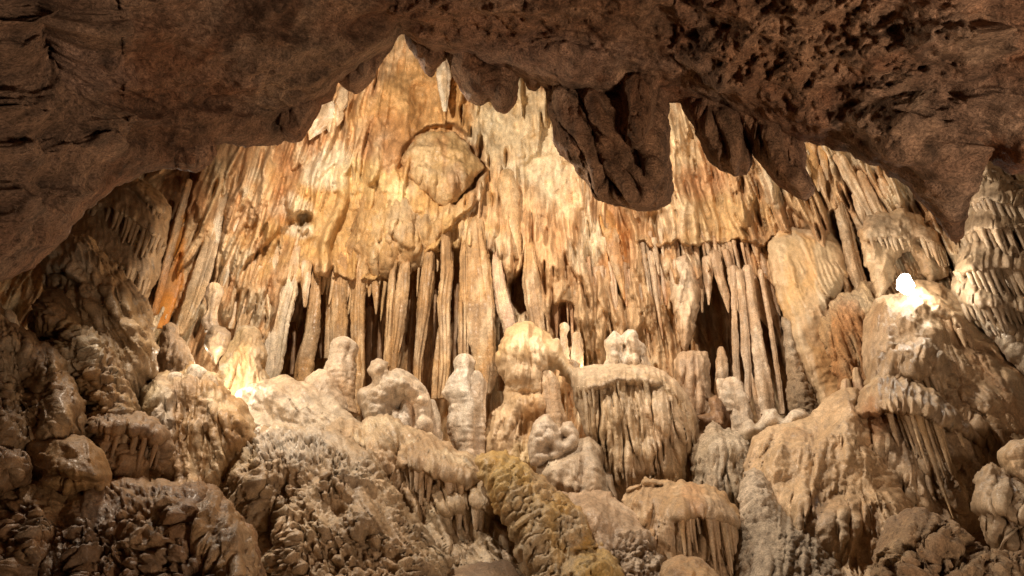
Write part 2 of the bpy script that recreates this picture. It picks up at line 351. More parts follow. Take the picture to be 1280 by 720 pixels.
# ------------------------------------------------------------------ materials
def stone(name, rough=.62, b1=.5, b2=.35, s1=9, s2=55, speck=.25, spec=.35, sss=0.0, wet=0.0, d2=.014):
    m = bpy.data.materials.new(name); m.use_nodes = True; nt = m.node_tree; N = nt.nodes; Lk = nt.links
    bs = N['Principled BSDF']; at = N.new('ShaderNodeAttribute'); at.attribute_name = 'Col'
    tc = N.new('ShaderNodeTexCoord')
    geo = N.new('ShaderNodeNewGeometry')
    n1 = N.new('ShaderNodeTexNoise'); n1.inputs['Scale'].default_value = s1; n1.inputs['Detail'].default_value = 8; n1.inputs['Roughness'].default_value = .62
    n2 = N.new('ShaderNodeTexNoise'); n2.inputs['Scale'].default_value = s2; n2.inputs['Detail'].default_value = 5; n2.inputs['Roughness'].default_value = .7
    mp = N.new('ShaderNodeMapping'); mp.inputs['Scale'].default_value = (1, 1, .45); Lk.new(geo.outputs['Position'], mp.inputs[0])
    Lk.new(mp.outputs[0], n1.inputs['Vector']); Lk.new(geo.outputs['Position'], n2.inputs['Vector'])
    r1 = N.new('ShaderNodeMapRange'); r1.inputs['From Min'].default_value = .3; r1.inputs['From Max'].default_value = .72; r1.inputs['To Min'].default_value = 1 - speck; r1.inputs['To Max'].default_value = 1 + speck * .8
    Lk.new(n1.outputs['Fac'], r1.inputs['Value'])
    r2 = N.new('ShaderNodeMapRange'); r2.inputs['From Min'].default_value = .3; r2.inputs['From Max'].default_value = .7; r2.inputs['To Min'].default_value = 1 - speck * 1.1; r2.inputs['To Max'].default_value = 1 + speck * 1.0
    Lk.new(n2.outputs['Fac'], r2.inputs['Value'])
    mu = N.new('ShaderNodeMath'); mu.operation = 'MULTIPLY'; Lk.new(r1.outputs[0], mu.inputs[0]); Lk.new(r2.outputs[0], mu.inputs[1])
    vm = N.new('ShaderNodeVectorMath'); vm.operation = 'SCALE'; Lk.new(at.outputs['Color'], vm.inputs[0]); Lk.new(mu.outputs[0], vm.inputs['Scale'])
    Lk.new(vm.outputs[0], bs.inputs['Base Color'])
    rr = N.new('ShaderNodeMapRange'); rr.inputs['To Min'].default_value = rough - .15; rr.inputs['To Max'].default_value = rough + .2; Lk.new(n1.outputs['Fac'], rr.inputs['Value']); Lk.new(rr.outputs[0], bs.inputs['Roughness'])
    bs.inputs['Specular IOR Level'].default_value = spec
    if name in ('flowstone', 'smooth_calcite', 'wall_calcite'):
        bs.inputs['Coat Weight'].default_value = .09; bs.inputs['Coat Roughness'].default_value = .22
    if sss:
        bs.inputs['Subsurface Weight'].default_value = sss; bs.inputs['Subsurface Radius'].default_value = (.05, .025, .01)
    bp = N.new('ShaderNodeBump'); bp.inputs['Strength'].default_value = b1; bp.inputs['Distance'].default_value = .05; Lk.new(n1.outputs['Fac'], bp.inputs['Height'])
    b = N.new('ShaderNodeBump'); b.inputs['Strength'].default_value = b2; b.inputs['Distance'].default_value = d2; Lk.new(n2.outputs['Fac'], b.inputs['Height']); Lk.new(bp.outputs[0], b.inputs['Normal'])
    Lk.new(b.outputs[0], bs.inputs['Normal'])
    return m
M_WALL = stone('wall_calcite', .62, .7, .6, 7, 42, .36)
M_FLOW = stone('flowstone', .46, .6, .7, 9, 46, .34, .5)
M_SMOOTH = stone('smooth_calcite', .5, .35, .4, 7, 40, .22, .4)
M_CEIL = stone('ceiling_rock', .8, 1, 1, 7, 44, .62, .25, d2=.05)
M_GRIT = stone('gritty_calcite', .7, .6, 1, 14, 46, .4, .3, d2=.02)
# ------------------------------------------------------------------ setting: wall, vault, floor, ceiling
def Yw(px, py):
    px = np.asarray(px, float); py = np.asarray(py, float)
    return 13.3 - 2.4 * ((px - 600) / 640) ** 2 - .6 * np.clip((250 - py) / 250, -1, 1.4)
def yw(px, py): return float(Yw(px, py))
def build_wall():
    st = 1.5; gx = np.arange(-150, 1470, st); gy = np.arange(-60, 640, st); X, Y = np.meshgrid(gx, gy)
    rs = np.random.RandomState(7)
    base = Yw(X, Y); m = mpp(Y, base)
    # lean following coordinate
    U = (X - 640) / (Y + 900) * 1300; Z = Y
    wob = 9 * noise(U * .012, Z * .008, 0, 3) + 4 * noise(U * .04, Z * .015, 0, 4)
    smooth = np.zeros_like(X)
    for (cx, cy, rx, ry) in [(470, 270, 125, 78), (885, 272, 76, 34), (520, 130, 70, 62), (415, 212, 36, 34), (640, 140, 46, 42), (690, 200, 40, 44), (235, 300, 24, 90)]:
        smooth = np.maximum(smooth, sstep(1.2, .75, np.hypot((X - cx) / rx, (Y - cy) / ry) + .35 * fbm(X * .03, Y * .03, 0, 3, 5)))
    rough = 1 - .85 * smooth
    H = .55 * fbm(X * .008, Y * .008, 0, 3, 11) + .25 * fbm(X * .025, Y * .012, 0, 3, 12)
    H += rough * (.13 * ridged((U + wob) * .035, Z * .006, 0, 2, 20) + .075 * ridged((U + wob) * .09, Z * .014, 0, 2, 21) + .03 * ridged((U + wob) * .22, Z * .03, 0, 2, 22))
    F, F2, c = worley2((U + wob) * .085, Z * .045, 9); H += .05 * (.4 + .6 * rough) * np.sqrt(np.clip(1 - (F / .8) ** 2, 0, 1)) * c
    H += .03 * fbm(X * .09, Y * .07, 0, 4, 23) + .018 * fbm(X * .3, Y * .2, 0, 3, 24)
    H += smooth * (.10 * ridged(X * .018 + Y * .006, Y * .02, 0, 3, 31) + .035 * ridged(X * .07, Y * .05, 0, 3, 32))
    # curtains of calcite icicles grown together with the wall
    dr = []
    def sm_at(x, y):
        i = int((x - gx[0]) / st); j = int((y - gy[0]) / st)
        return smooth[min(max(j, 0), len(gy) - 1), min(max(i, 0), len(gx) - 1)]
    for k in range(2500):
        x = rs.uniform(150, 1330); y = rs.uniform(40, 520)
        if rs.rand() < sm_at(x, y + 15) * .97: continue
        w = rs.choice([1.7, 2.4, 3.4, 5.0, 8.0], p=[.28, .3, .24, .13, .05]) * rs.uniform(.8, 1.25); L = w * rs.uniform(10, 34) + 8
        dr.append((x, y, w, L, w * .021 * rs.uniform(.8, 2.0), pxlean(x, y) * rs.uniform(.9, 1.3) + rs.uniform(-.03, .03), rs.uniform(.01, .09) * (w > 4)))
    # fringes: rows of tips below a ledge, traced over the photograph's own fringes
    for (pl, n, w0, w1, L0, L1, A) in [
        ([(780, 300), (830, 306), (900, 306), (960, 300)], 60, 2, 5.5, 30, 95, .13), ([(300, 320), (350, 330), (400, 340), (450, 350)], 40, 2, 6, 25, 70, .12),
        ([(352, 338), (380, 335), (430, 350), (480, 346), (530, 318), (560, 285), (605, 246)], 110, 1.6, 5, 24, 70, .13), ([(600, 200), (720, 330), (950, 330)], 90, 1.5, 4, 40, 120, .1), ([(250, 215), (330, 200), (430, 200)], 50, 1.5, 4, 40, 90, .08),
        ([(640, 250), (700, 290), (760, 300)], 36, 2, 5, 30, 90, .10), ([(850, 190), (900, 200), (960, 210)], 30, 2, 4, 20, 50, .08), ([(640, 340), (720, 330), (800, 350)], 46, 2, 6, 40, 130, .10),
        ([(560, 250), (610, 240), (640, 260)], 18, 3, 6, 50, 110, .13), ([(240, 250), (300, 240), (370, 250)], 34, 2, 5, 30, 90, .09), ([(850, 170), (1000, 240), (1120, 260)], 36, 2, 5, 40, 90, .1)]:
        pl = np.array(pl, float)
        for k in range(n):
            x = rs.uniform(pl[0, 0], pl[-1, 0]); y = np.interp(x, pl[:, 0], pl[:, 1]) + rs.uniform(-5, 7); w = rs.uniform(w0, w1)
            dr.append((x, y, w, rs.uniform(L0, L1), A * w / w1 + .05, pxlean(x, y) * 1.2 + rs.uniform(-.02, .02), rs.uniform(.02, .1)))
    dr = [(a, b, c, d, e * 1.35, f, g) for (a, b, c, d, e, f, g) in dr]
    big = []
    for k in range(170):
        x = rs.uniform(170, 1330); y = rs.uniform(10, 380)
        if rs.rand() < sm_at(x, y + 40) * .9: continue
        w = rs.uniform(8, 24); big.append((x, y, w, w * rs.uniform(4, 9), w * .0115 * rs.uniform(.7, 1.6), pxlean(x, y) * rs.uniform(.9, 1.3) + rs.uniform(-.05, .05), rs.uniform(0, .10)))
    BG = splat(gx, gy, big)
    DR = splat(gx, gy, dr)
    for A_ in (BG, DR):
        Q = np.pad(A_, 1, mode='edge'); A_[:] = (Q[1:-1, 1:-1] * 3 + Q[:-2, 1:-1] + Q[2:, 1:-1] + Q[1:-1, :-2] * .5 + Q[1:-1, 2:] * .5) / 6
    H += BG + DR
    cr = []
    for k in range(900):
        x = rs.uniform(190, 1330); y = rs.uniform(60, 500)
        if rs.rand() < sm_at(x, y + 25) * .93: continue
        w = rs.uniform(2.3, 3.8); cr.append((x, y, w, rs.uniform(18, 75), rs.uniform(.12, .5), pxlean(x, y) * rs.uniform(1.0, 1.25) + rs.uniform(-.03, .03), .05))
    CR = splat(gx, gy, cr)
    for _ in range(2):
        Q = np.pad(CR, 1, mode='edge'); CR = (Q[1:-1, 1:-1] * 2 + Q[:-2, 1:-1] * 1.5 + Q[2:, 1:-1] * 1.5 + Q[1:-1, :-2] * .5 + Q[1:-1, 2:] * .5) / 6
    H -= CR
    # ledge of the tan band and of the ochre mass
    for (pl, A, rise, rec) in [([(800, 302), (860, 308), (920, 304), (990, 296)], .30, 26, 30), ([(380, 335), (430, 352), (480, 350), (530, 322), (560, 285), (600, 250)], .2, 60, 40)]:
        pl = np.array(pl, float); ly = np.interp(gx, pl[:, 0], pl[:, 1])[None] + 12 * noise(X * .03, 0 * X, 0, 41) + 7 * noise(X * .1, 0 * X, 0, 42)
        e = sstep(pl[0, 0] - 14, pl[0, 0] + 14, X) * (1 - sstep(pl[-1, 0] - 14, pl[-1, 0] + 14, X)); dy = Y - ly
        H += e * A * np.where(dy < 0, np.exp(dy / rise) * sstep(1, -3, dy), -np.exp(-dy / rec) * sstep(-1, 3, dy))
    # deep recesses behind the columns
    for (poly, depth) in [([(352, 372), (392, 348), (430, 352), (478, 352), (520, 330), (566, 312), (612, 318), (622, 350), (628, 400), (628, 520), (560, 560), (430, 540), (345, 500), (340, 440)], 2.6),
                          ([(640, 352), (652, 335), (664, 345), (668, 380), (650, 392), (640, 380)], 1.2),
                          ([(864, 362), (880, 345), (910, 338), (950, 348), (978, 380), (994, 440), (1008, 500), (1000, 530), (940, 520), (895, 500), (878, 450)], 2.2),
                          ([(905, 306), (925, 300), (935, 330), (930, 360), (915, 350)], .7), ([(1040, 268), (1058, 268), (1084, 330), (1100, 372), (1082, 372), (1056, 330)], 1.0), ([(524, 172), (535, 160), (552, 156), (572, 160), (586, 172), (584, 182), (560, 176), (540, 178)], .45), ([(497, 206), (506, 184), (520, 166), (526, 172), (512, 190), (503, 212)], .15), ([(586, 176), (598, 190), (608, 210), (600, 214), (590, 196)], .15), ([(590, 222), (606, 212), (588, 236), (566, 256), (566, 248)], .4), ([(372, 268), (388, 272), (386, 282), (372, 280)], .5), ([(180, 232), (246, 205), (238, 250), (212, 330), (196, 390), (184, 350)], .9),
                          ([(690, 385), (716, 380), (714, 430), (695, 430)], .8)]:
        o = smooth_outline(poly, 3, 5)
        ins = np.zeros(X.shape, bool); a = o; b = np.roll(o, -1, 0)
        for j, yy in enumerate(gy):
            k = (a[:, 1] > yy) != (b[:, 1] > yy)
            if k.any():
                xs = np.sort(a[k, 0] + (yy - a[k, 1]) / (b[k, 1] - a[k, 1]) * (b[k, 0] - a[k, 0])); ins[j] = np.searchsorted(xs, gx) % 2 == 1
        f = ins.astype(float)
        for _ in range(3):
            Q = np.pad(f, 1, mode='edge'); f = (Q[1:-1, 1:-1] + Q[:-2, 1:-1] + Q[2:, 1:-1] + Q[1:-1, :-2] + Q[1:-1, 2:]) / 5
        H = H * (1 - .5 * f) - depth * f
    V = P(X.ravel(), Y.ravel(), (base - H).ravel())
    ny, nx = X.shape; i = np.arange(ny - 1)[:, None] * nx + np.arange(nx - 1)[None]
    q = np.stack([i, i + nx, i + nx + 1, i + 1], -1).reshape(-1, 4)
    # mineral colours, with painted-in highlights and darker browns in the recesses
    px, py = X.ravel(), Y.ravel(); u = U.ravel()
    a = fbm(u * .03, py * .008, 0, 4, 51); b = fbm(u * .055, py * .012, 3, 4, 52); c = fbm(px * .012, py * .012, 5, 3, 53); d = noise(px * .25, py * .12, 0, 54)
    cr = np.array((.66, .47, .30)); tn = np.array((.52, .335, .20)); ru = np.array((.46, .26, .13)); wh = np.array(WHITE); br = np.array((.36, .22, .13))
    def mx(A, B, w): return A * (1 - w[:, None]) + B * w[:, None]
    col = mx(np.tile(cr, (len(px), 1)), tn, sstep(-.2, .25, a)); col = mx(col, ru, .7 * sstep(.16, .42, b)); col = mx(col, wh, .75 * sstep(.12, .4, -c + .5 * a)); col = mx(col, br, .7 * sstep(.22, .45, fbm(u * .09, py * .014, 7, 3, 57)))
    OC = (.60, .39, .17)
    for (bx, by, rx, ry, cc, s) in [(465, 285, 150, 85, OC, .8), (530, 130, 80, 68, (.60, .36, .15), .7), (490, 165, 40, 34, (.38, .19, .08), .6), (395, 165, 14, 70, (.40, .17, .06), .5), (352, 235, 16, 55, (.40, .18, .07), .5), (413, 212, 30, 28, (.78, .72, .62), .85), (368, 260, 24, 18, (.74, .68, .58), .6), (495, 240, 20, 24, (.78, .66, .42), .8), (455, 225, 40, 30, (.70, .54, .30), .6),  # near-white patch at upper left: wall highlight put into the colour
                                    (372, 288, 22, 10, (.78, .74, .68), .7), (650, 150, 60, 60, (.74, .64, .48), .7), (700, 205, 50, 60, (.70, .60, .46), .55), (855, 175, 26, 60, (.72, .60, .44), .6), (885, 272, 70, 36, (.55, .385, .21), .85), (845, 270, 30, 30, (.62, .50, .38), .7), (880, 225, 42, 22, (.48, .27, .15), .6), (775, 315, 16, 48, (.50, .22, .06), .7), (745, 400, 100, 70, (.53, .39, .26), .65), (700, 400, 16, 20, (.35, .16, .08), .8), (670, 315, 50, 60, (.52, .33, .19), .5),  # pale patch at top centre: lamp highlight put into the colour
                                    (450, 400, 120, 60, (.34, .20, .11), .6), (930, 430, 80, 60, (.34, .22, .14), .6), (250, 230, 40, 50, (.68, .48, .28), .5), (262, 320, 36, 70, (.72, .54, .36), .5), (215, 330, 18, 70, (.62, .26, .05), .95), (230, 235, 30, 50, (.34, .15, .06), .8), (1060, 330, 50, 80, (.42, .28, .18), .6), (1010, 250, 30, 30, (.60, .44, .28), .6), (1240, 320, 60, 120, (.42, .33, .24), .7), (150, 300, 70, 90, (.36, .25, .16), .8)]:  # first two patches are darker brown, over the deep recesses
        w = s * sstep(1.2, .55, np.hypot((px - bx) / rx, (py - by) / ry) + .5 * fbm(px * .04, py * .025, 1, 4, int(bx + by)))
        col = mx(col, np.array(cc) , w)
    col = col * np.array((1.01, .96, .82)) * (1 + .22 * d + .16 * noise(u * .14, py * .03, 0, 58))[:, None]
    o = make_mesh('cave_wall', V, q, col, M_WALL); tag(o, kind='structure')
    sf = Surf(); sf.gx, sf.gy, sf.H, sf.M, sf.yf, sf.step = gx, gy, H, None, Yw, st
    return sf
WALL = build_wall()
def sheet(name, f, nu, nv, mat, pal, seed):
    u, v = np.meshgrid(np.linspace(0, 1, nu), np.linspace(0, 1, nv)); V = f(u.ravel(), v.ravel())
    i = np.arange(nv - 1)[:, None] * nu + np.arange(nu - 1)[None]
    q = np.stack([i, i + nu, i + nu + 1, i + 1], -1).reshape(-1, 4)
    n = vnormals(V, q); V = V + n * (.5 * fbm(V[:, 0] * .5, V[:, 1] * .5, V[:, 2] * .5, 4, seed))[:, None]
    o = make_mesh(name, V, q, mixcol(V, pal, seed), mat); return tag(o, kind='structure')
# floor slope under every mound, the vault above the chamber and the rock around it
sheet('cave_floor', lambda u, v: np.stack([-17 + 34 * u, -6 + 21 * v, np.interp(-6 + 21 * v, [-6, 1, 4, 13, 15], [-.4, -.2, .2, 3.2, 3.6])], 1), 150, 110, M_FLOW, (TAN, BROWN, DARK), 3)
sheet('cave_vault', lambda u, v: np.stack([-17 + 34 * u, -6 + 23 * v, 19 - 12 * np.abs(2 * u - 1) ** 4 - 10 * np.clip(.32 - v, 0, 1)], 1), 90, 70, M_WALL, (BROWN, TAN, RUST), 4)
sheet('cave_side', lambda u, v: np.stack([-14.5 - 2 * np.sin(v * 3), -6 + 20 * u, -1 + 20 * v], 1), 70, 60, M_WALL, (BROWN, TAN, DARK), 5)
sheet('cave_side', lambda u, v: np.stack([14.5 + 2 * np.sin(v * 3), -6 + 20 * u, -1 + 20 * v], 1), 70, 60, M_WALL, (BROWN, TAN, DARK), 6)
CEILPAL = ((.38, .22, .145), (.47, .30, .21), (.29, .15, .09))
# the low rock ceiling in front: traced along its lip
LIP = [(-150, 372), (-60, 362), (0, 352), (38, 338), (62, 318), (82, 297), (100, 272), (122, 252), (150, 232), (180, 217), (222, 210), (250, 206), (262, 200), (262, 184), (290, 180), (318, 183), (345, 182), (362, 172), (370, 158), (388, 142), (412, 124), (424, 108), (434, 96), (452, 84), (472, 71), (488, 58), (503, 43), (512, 44), (524, 56), (540, 64), (560, 66), (580, 70), (610, 82), (650, 95), (680, 110), (720, 128), (790, 130), (850, 128), (900, 132), (940, 150), (985, 172), (1010, 178), (1040, 186), (1070, 196), (1100, 212), (1132, 232), (1160, 262), (1186, 298), (1197, 306), (1206, 282), (1216, 240), (1220, 205), (1222, 192), (1240, 204), (1262, 216), (1290, 222), (1360, 240), (1460, 260)]
def Yc(px, py):
    px = np.asarray(px, float); py = np.asarray(py, float)
    lx = np.array([p[0] for p in LIP], float); lp = np.array([p[1] for p in LIP], float)
    lip = np.interp(px, [-150, 0, 150, 300, 500, 850, 1100, 1200, 1460], [372, 350, 232, 185, 90, 130, 215, 260, 262])
    Yl = np.interp(px, [-150, 0, 250, 500, 850, 1100, 1280, 1460], [3.6, 4.0, 5.0, 6.0, 5.8, 5.0, 4.7, 4.4])
    t = (py + 240) / (lip + 240)
    return 2.4 + (Yl - 2.4) * np.clip(t, 0, 1.4) ** 1.15
def ceil_extra(px, py, v, s, t):
    d = .30 * fbm(px * .006, py * .011, 0, 3, 61) + .16 * ridged(px * .009 - py * .004, py * .02, 0, 3, 62)
    # knobbly coral growth towards the upper right and top
    m = sstep(.9, .3, np.hypot((px - 1050) / 300, (py - 60) / 120)) + .5 * sstep(1, .4, np.hypot((px - 560) / 330, (py - 30) / 70))
    F, F2, c = worley2(px * .07 + .3 * noise(px * .05, py * .05, 0, 1), py * .07, 63); d += m * .075 * np.sqrt(np.clip(1 - (F / .75) ** 2, 0, 1)) * c
    F, F2, c = worley2(px * .18, py * .18, 64); d += (.5 + .5 * m) * .034 * np.sqrt(np.clip(1 - (F / .75) ** 2, 0, 1)) * c
    d += m * .10 * ridged((px + py) * .02, (px - py) * .006, 0, 3, 65)
    return d
ceil, CEIL = relief('cave_ceiling', [(-150, -230), (1460, -230)] + LIP[::-1], Yc, M_CEIL, edge=.35, R=55, bulge=.0, tex='rock', amp=.95, pal=CEILPAL, step=2.0, jit=2.5, seed=21, thick=3.0, extra=ceil_extra, rimw=0.0, rimr=.75,
    lobes=[(150, 160, 130, 60, -.15), (330, 130, 90, 40, -.2), (640, 85, 120, 26, .22), (1130, 200, 60, 60, .25), (760, 118, 60, 20, .15), (60, 40, 40, 60, -.35), (1245, 195, 30, 20, -.1)],
    blot=[(1000, 40, 110, 70, (.40, .23, .13), .6), (1250, 190, 60, 30, (.33, .13, .05), .8), (110, 90, 60, 30, (.42, .27, .20), .5), (640, 70, 200, 30, (.40, .26, .19), .5), (1150, 130, 100, 50, (.34, .22, .15), .5), (230, 170, 130, 60, (.22, .13, .08), .5)])
tag(ceil, kind='structure')
def lamp(name, loc, aim, power, col=(1, .78, .55), size=.12, ang=120, blend=.6):
    l = bpy.data.lights.new(name, 'SPOT'); l.energy = power; l.color = col; l.shadow_soft_size = size; l.spot_size = math.radians(ang); l.spot_blend = blend
    o = bpy.data.objects.new(name, l); COL.objects.link(o); o.location = tuple(map(float, loc))
    from mathutils import Vector
    o.rotation_euler = (Vector(tuple(map(float, aim))) - o.location).to_track_quat('-Z', 'Y').to_euler(); return o
def plamp(name, loc, power, col=(1, .78, .55), size=.06):
    l = bpy.data.lights.new(name, 'POINT'); l.energy = power; l.color = col; l.shadow_soft_size = size
    o = bpy.data.objects.new(name, l); COL.objects.link(o); o.location = tuple(map(float, loc)); return o
# ------------------------------------------------------------------ builders of things
RS = np.random.RandomState(11)
def mound(name, label, cat, outline, Y, fringes=(), mat=None, group=None, pal=(TAN, BROWN, CREAM), dpal=None, part='drip', pname='body', **kw):
    mat = mat or M_FLOW; seed = kw.get('seed', 1)
    if fringes:
        ol = np.array(outline, float); yf = yfun(Y); cx, by = ol[:, 0].mean(), ol[:, 1].max()
        e = empty(name, P(cx, by, float(yf(np.array([cx]), np.array([by]))[0])))
        o, sf = relief(pname, outline, Y, mat, parent=e, pal=pal, **kw); tag(e, label, cat, group)
        fringe(e, sf, fringes, mat, dpal or pal, seed, part)
        return e, sf
    o, sf = relief(name, outline, Y, mat, pal=pal, **kw); tag(o, label, cat, group)
    return o, sf
def fringe(e, sf, fringes, mat, pal, seed, part='drip', vp=-900):
    rs = np.random.RandomState(seed + 500)
    for (pl, n, L0, L1, w0, w1) in fringes:
        pl = np.array(pl, float); d = np.concatenate([[0], np.cumsum(np.hypot(*(pl[1:] - pl[:-1]).T))])
        for k in range(n):
            s = (k + rs.uniform(.2, .8)) / n * d[-1]; x = np.interp(s, d, pl[:, 0]); y = np.interp(s, d, pl[:, 1]) + rs.uniform(-3, 2)
            w = rs.uniform(w0, w1); L = rs.uniform(L0, L1) * (.6 + .4 * math.sin(math.pi * (k + .5) / n))
            Yd = surfY(sf, x, y - 4) + w * float(mpp(y, 8)) * .1
            hang(part, x, y - 2, Yd, L, w, mat, pal, e, int(rs.randint(9999)), lean=pxlean(x, y, vp) * .9 + rs.uniform(-.03, .03), seg=10, ds=2.2)
def stand(name, label, cat, profs, Y, mat=None, pal=(CREAM, TAN, WHITE), group=None, **kw):
    o = tube(name, profs, Y, mat or M_FLOW, pal, **kw); return tag(o, label, cat, group)
# ------------------------------------------------------------------ rock hanging in front of the ceiling lip
FP = CEILPAL
def fin(label, ol, Y, seed, **kw):
    k = dict(edge=.16, R=18, bulge=.25, tex='flow', amp=.55, step=1.6, jit=1.2, thick=1.2); k.update(kw)
    return mound('rock_pendant', label, 'stalactite', ol, Y, mat=M_CEIL, pal=FP, seed=seed, **k)
fin('largest dark drapery hanging from the ceiling lip, broad with a rounded bottom', [(676, 88), (720, 70), (780, 78), (838, 100), (836, 130), (834, 165), (833, 200), (840, 232), (836, 252), (818, 262), (795, 262), (765, 255), (745, 247), (735, 232), (725, 218), (714, 202), (700, 192), (693, 177), (691, 155), (686, 138), (684, 117)], (5.9, 90, 5.5, 260), 31, bulge=.35, apex=(640, -60),
    drips=[(700, 108, 12, 130, .10, .42, .06), (728, 100, 15, 165, .13, .38, .08), (760, 110, 20, 150, .10, .25, .05), (800, 110, 20, 160, .12, .08, .04)], amp=.8)
fin('short rounded dark tongue of rock in front of the largest ceiling drapery', [(776, 92), (824, 92), (820, 130), (814, 160), (806, 180), (796, 186), (783, 180), (774, 166), (778, 138)], 5.25, 32, edge=.1, R=14)
fin('wavy dark bulb of hanging rock under the lip, left of the largest drapery', [(556, 52), (610, 50), (652, 74), (649, 100), (646, 112), (643, 132), (632, 141), (620, 138), (613, 126), (600, 133), (586, 128), (576, 112), (566, 92)], 5.9, 33, lobes=[(595, 80, 26, 24, .14), (628, 115, 12, 22, .08)], tex='smooth', amp=1.2)
fin('small pointed dark pendant hanging left of the white ceiling spike', [(508, 40), (560, 52), (556, 74), (546, 84), (540, 97), (532, 92), (523, 74), (513, 58)], 6.0, 34, R=10)
fin('small dark knob hanging in the notch beside the largest drapery', [(644, 72), (690, 82), (682, 100), (668, 113), (660, 110), (654, 95)], 5.95, 35, R=10)
fin('dark hooked tongue of rock right of the largest ceiling drapery', [(844, 108), (905, 108), (928, 128), (930, 160), (936, 185), (938, 205), (930, 218), (918, 220), (900, 212), (886, 200), (878, 183), (868, 160), (856, 140)], (5.7, 120, 5.5, 220), 36, drips=[(890, 115, 12, 110, .1, .35, .05)])
fin('long slanting dark tongue of rock, third in the row right of centre', [(905, 112), (950, 120), (980, 155), (1000, 175), (1006, 195), (1006, 212), (1017, 236), (1006, 249), (985, 240), (965, 222), (950, 205), (937, 186), (926, 165), (912, 140)], (5.55, 120, 5.3, 240), 37, drips=[(935, 125, 12, 120, .1, .6, .05)])
fin('dark rounded lobe hanging at the left end of the bright opening', [(405, 78), (470, 58), (492, 56), (476, 80), (462, 104), (448, 116), (434, 112), (418, 96)], 5.75, 38)
fin('brown blunt pendant low on the ceiling just left of the bright wall', [(336, 140), (395, 105), (404, 128), (392, 152), (376, 176), (366, 178), (350, 170)], 5.5, 39)
fin('dark round knob at the lip above the left terraced draperies', [(218, 168), (264, 168), (270, 190), (262, 206), (244, 214), (226, 210), (216, 196)], 4.95, 40, R=14)
# small pale tip on the ceiling
stand('small_stalactite', 'tiny pale stalactite tip on the dark ceiling near the top centre', 'stalactite', [(775, 32, 5), (776, 44, 4), (775, 56, 1.5)], float(Yc(775, 44)) - .42, M_CEIL, (CREAM, PINK, TAN), ds=1, seg=14)
# ------------------------------------------------------------------ coral knobs on the ceiling, upper right
CS = CEIL
def knobs(label, group, n, box, wr, seed, pal):
    rs = np.random.RandomState(seed)
    for k in range(n):
        x = rs.uniform(box[0], box[2]); y = rs.uniform(box[1], box[3]); w = rs.uniform(*wr); L = w * rs.uniform(2.0, 4.5)
        Y = surfY(CS, x, y) - .02
        stand('small_stalactite', label, 'stalactite', [(x, y - w, w * .9), (x + L * .06, y + L * .3, w), (x + L * .08, y + L * .7, w * .7), (x + L * .1, y + L, w * .3)], Y, M_CEIL, pal, group=group, seed=int(rs.randint(9999)), seg=12, ds=1.8, lump=.3, ribs=.2)
knobs('knobbly brown coral stub on the upper right of the ceiling', 'coral stubs on the ceiling, upper right', 46, (860, 8, 1180, 120), (3, 7), 71, CEILPAL)
knobs('pale crusty stub on the ceiling near the right edge', 'pale stubs on the ceiling, far right', 16, (1120, 10, 1275, 90), (2.5, 5), 72, ((.42, .27, .18), (.36, .2, .12), (.5, .36, .26)))
stand('crusty_stalactite', 'long crusty coral branch leaning across the right part of the ceiling', 'stalactite', [[(1218, 50, 4), (1190, 78, 7), (1160, 110, 9), (1135, 138, 5)], [(1172, 66, 4), (1150, 100, 6), (1130, 128, 3)], [(1110, 92, 5), (1114, 120, 5), (1118, 152, 3)]], [float(Yc(1170, 90)) - .3, float(Yc(1150, 100)) - .3, float(Yc(1114, 120)) - .32], M_CEIL, ((.40, .26, .18), (.34, .21, .14), (.46, .33, .24)), seed=5, lump=.3, ribs=.2, ds=1.6)
# ------------------------------------------------------------------ formations on the back wall
def W(x, y, off=.35): return yw(x, y) - off
mound('hanging_boulder', 'cracked ochre boulder-like block bulging from the upper wall, ringed by dark cracks', 'rock formation', [(500, 205), (512, 182), (524, 168), (545, 163), (568, 168), (588, 184), (603, 208), (592, 226), (580, 238), (572, 252), (556, 258), (545, 250), (530, 238), (512, 224)], W(550, 210, .25), edge=.2, R=22, bulge=.15, tex='smooth', amp=1.6, pal=((.52, .36, .18), (.58, .43, .25), (.44, .27, .13)), seed=44, jit=3, thick=1.5, drips=[(530, 205, 5, 45, .09, -.3, .02), (545, 210, 5, 44, .09, -.1, .02), (560, 205, 5, 48, .09, .1, .02), (572, 200, 5, 44, .09, .2, .02)])
mound('flowstone_fin', 'ochre ragged mass under the cracked block, ending in a torn edge over the columns', 'flowstone', [(470, 225), (520, 240), (560, 262), (600, 240), (612, 262), (585, 285), (566, 300), (550, 322), (530, 335), (512, 338), (498, 352), (476, 348), (462, 362), (440, 352), (430, 330), (440, 290), (452, 250)], W(500, 300, -.02), edge=.16, R=40, bulge=.3, tex='flow', amp=1.0, pal=((.57, .39, .19), (.61, .47, .29), (.48, .31, .14)), seed=45, jit=5, mat=M_WALL, thick=1.5,
      drips=[(RS.uniform(445, 590), RS.uniform(250, 320), RS.uniform(3, 8), RS.uniform(30, 70), .10, -.1 + RS.uniform(-.15, .15), .03) for _ in range(40)])
S3 = ((.62, .44, .25), (.52, .35, .19), (.66, .52, .34))
stand('stalactite', 'short white spike rising to the ceiling lip in the top centre', 'stalactite', [(553, 58, 4), (553, 75, 8), (554, 95, 9), (555, 120, 6), (556, 140, 2)], W(553, 95, .5), M_WALL, (WHITE, CREAM, CREAM), seed=2, ds=1.2)
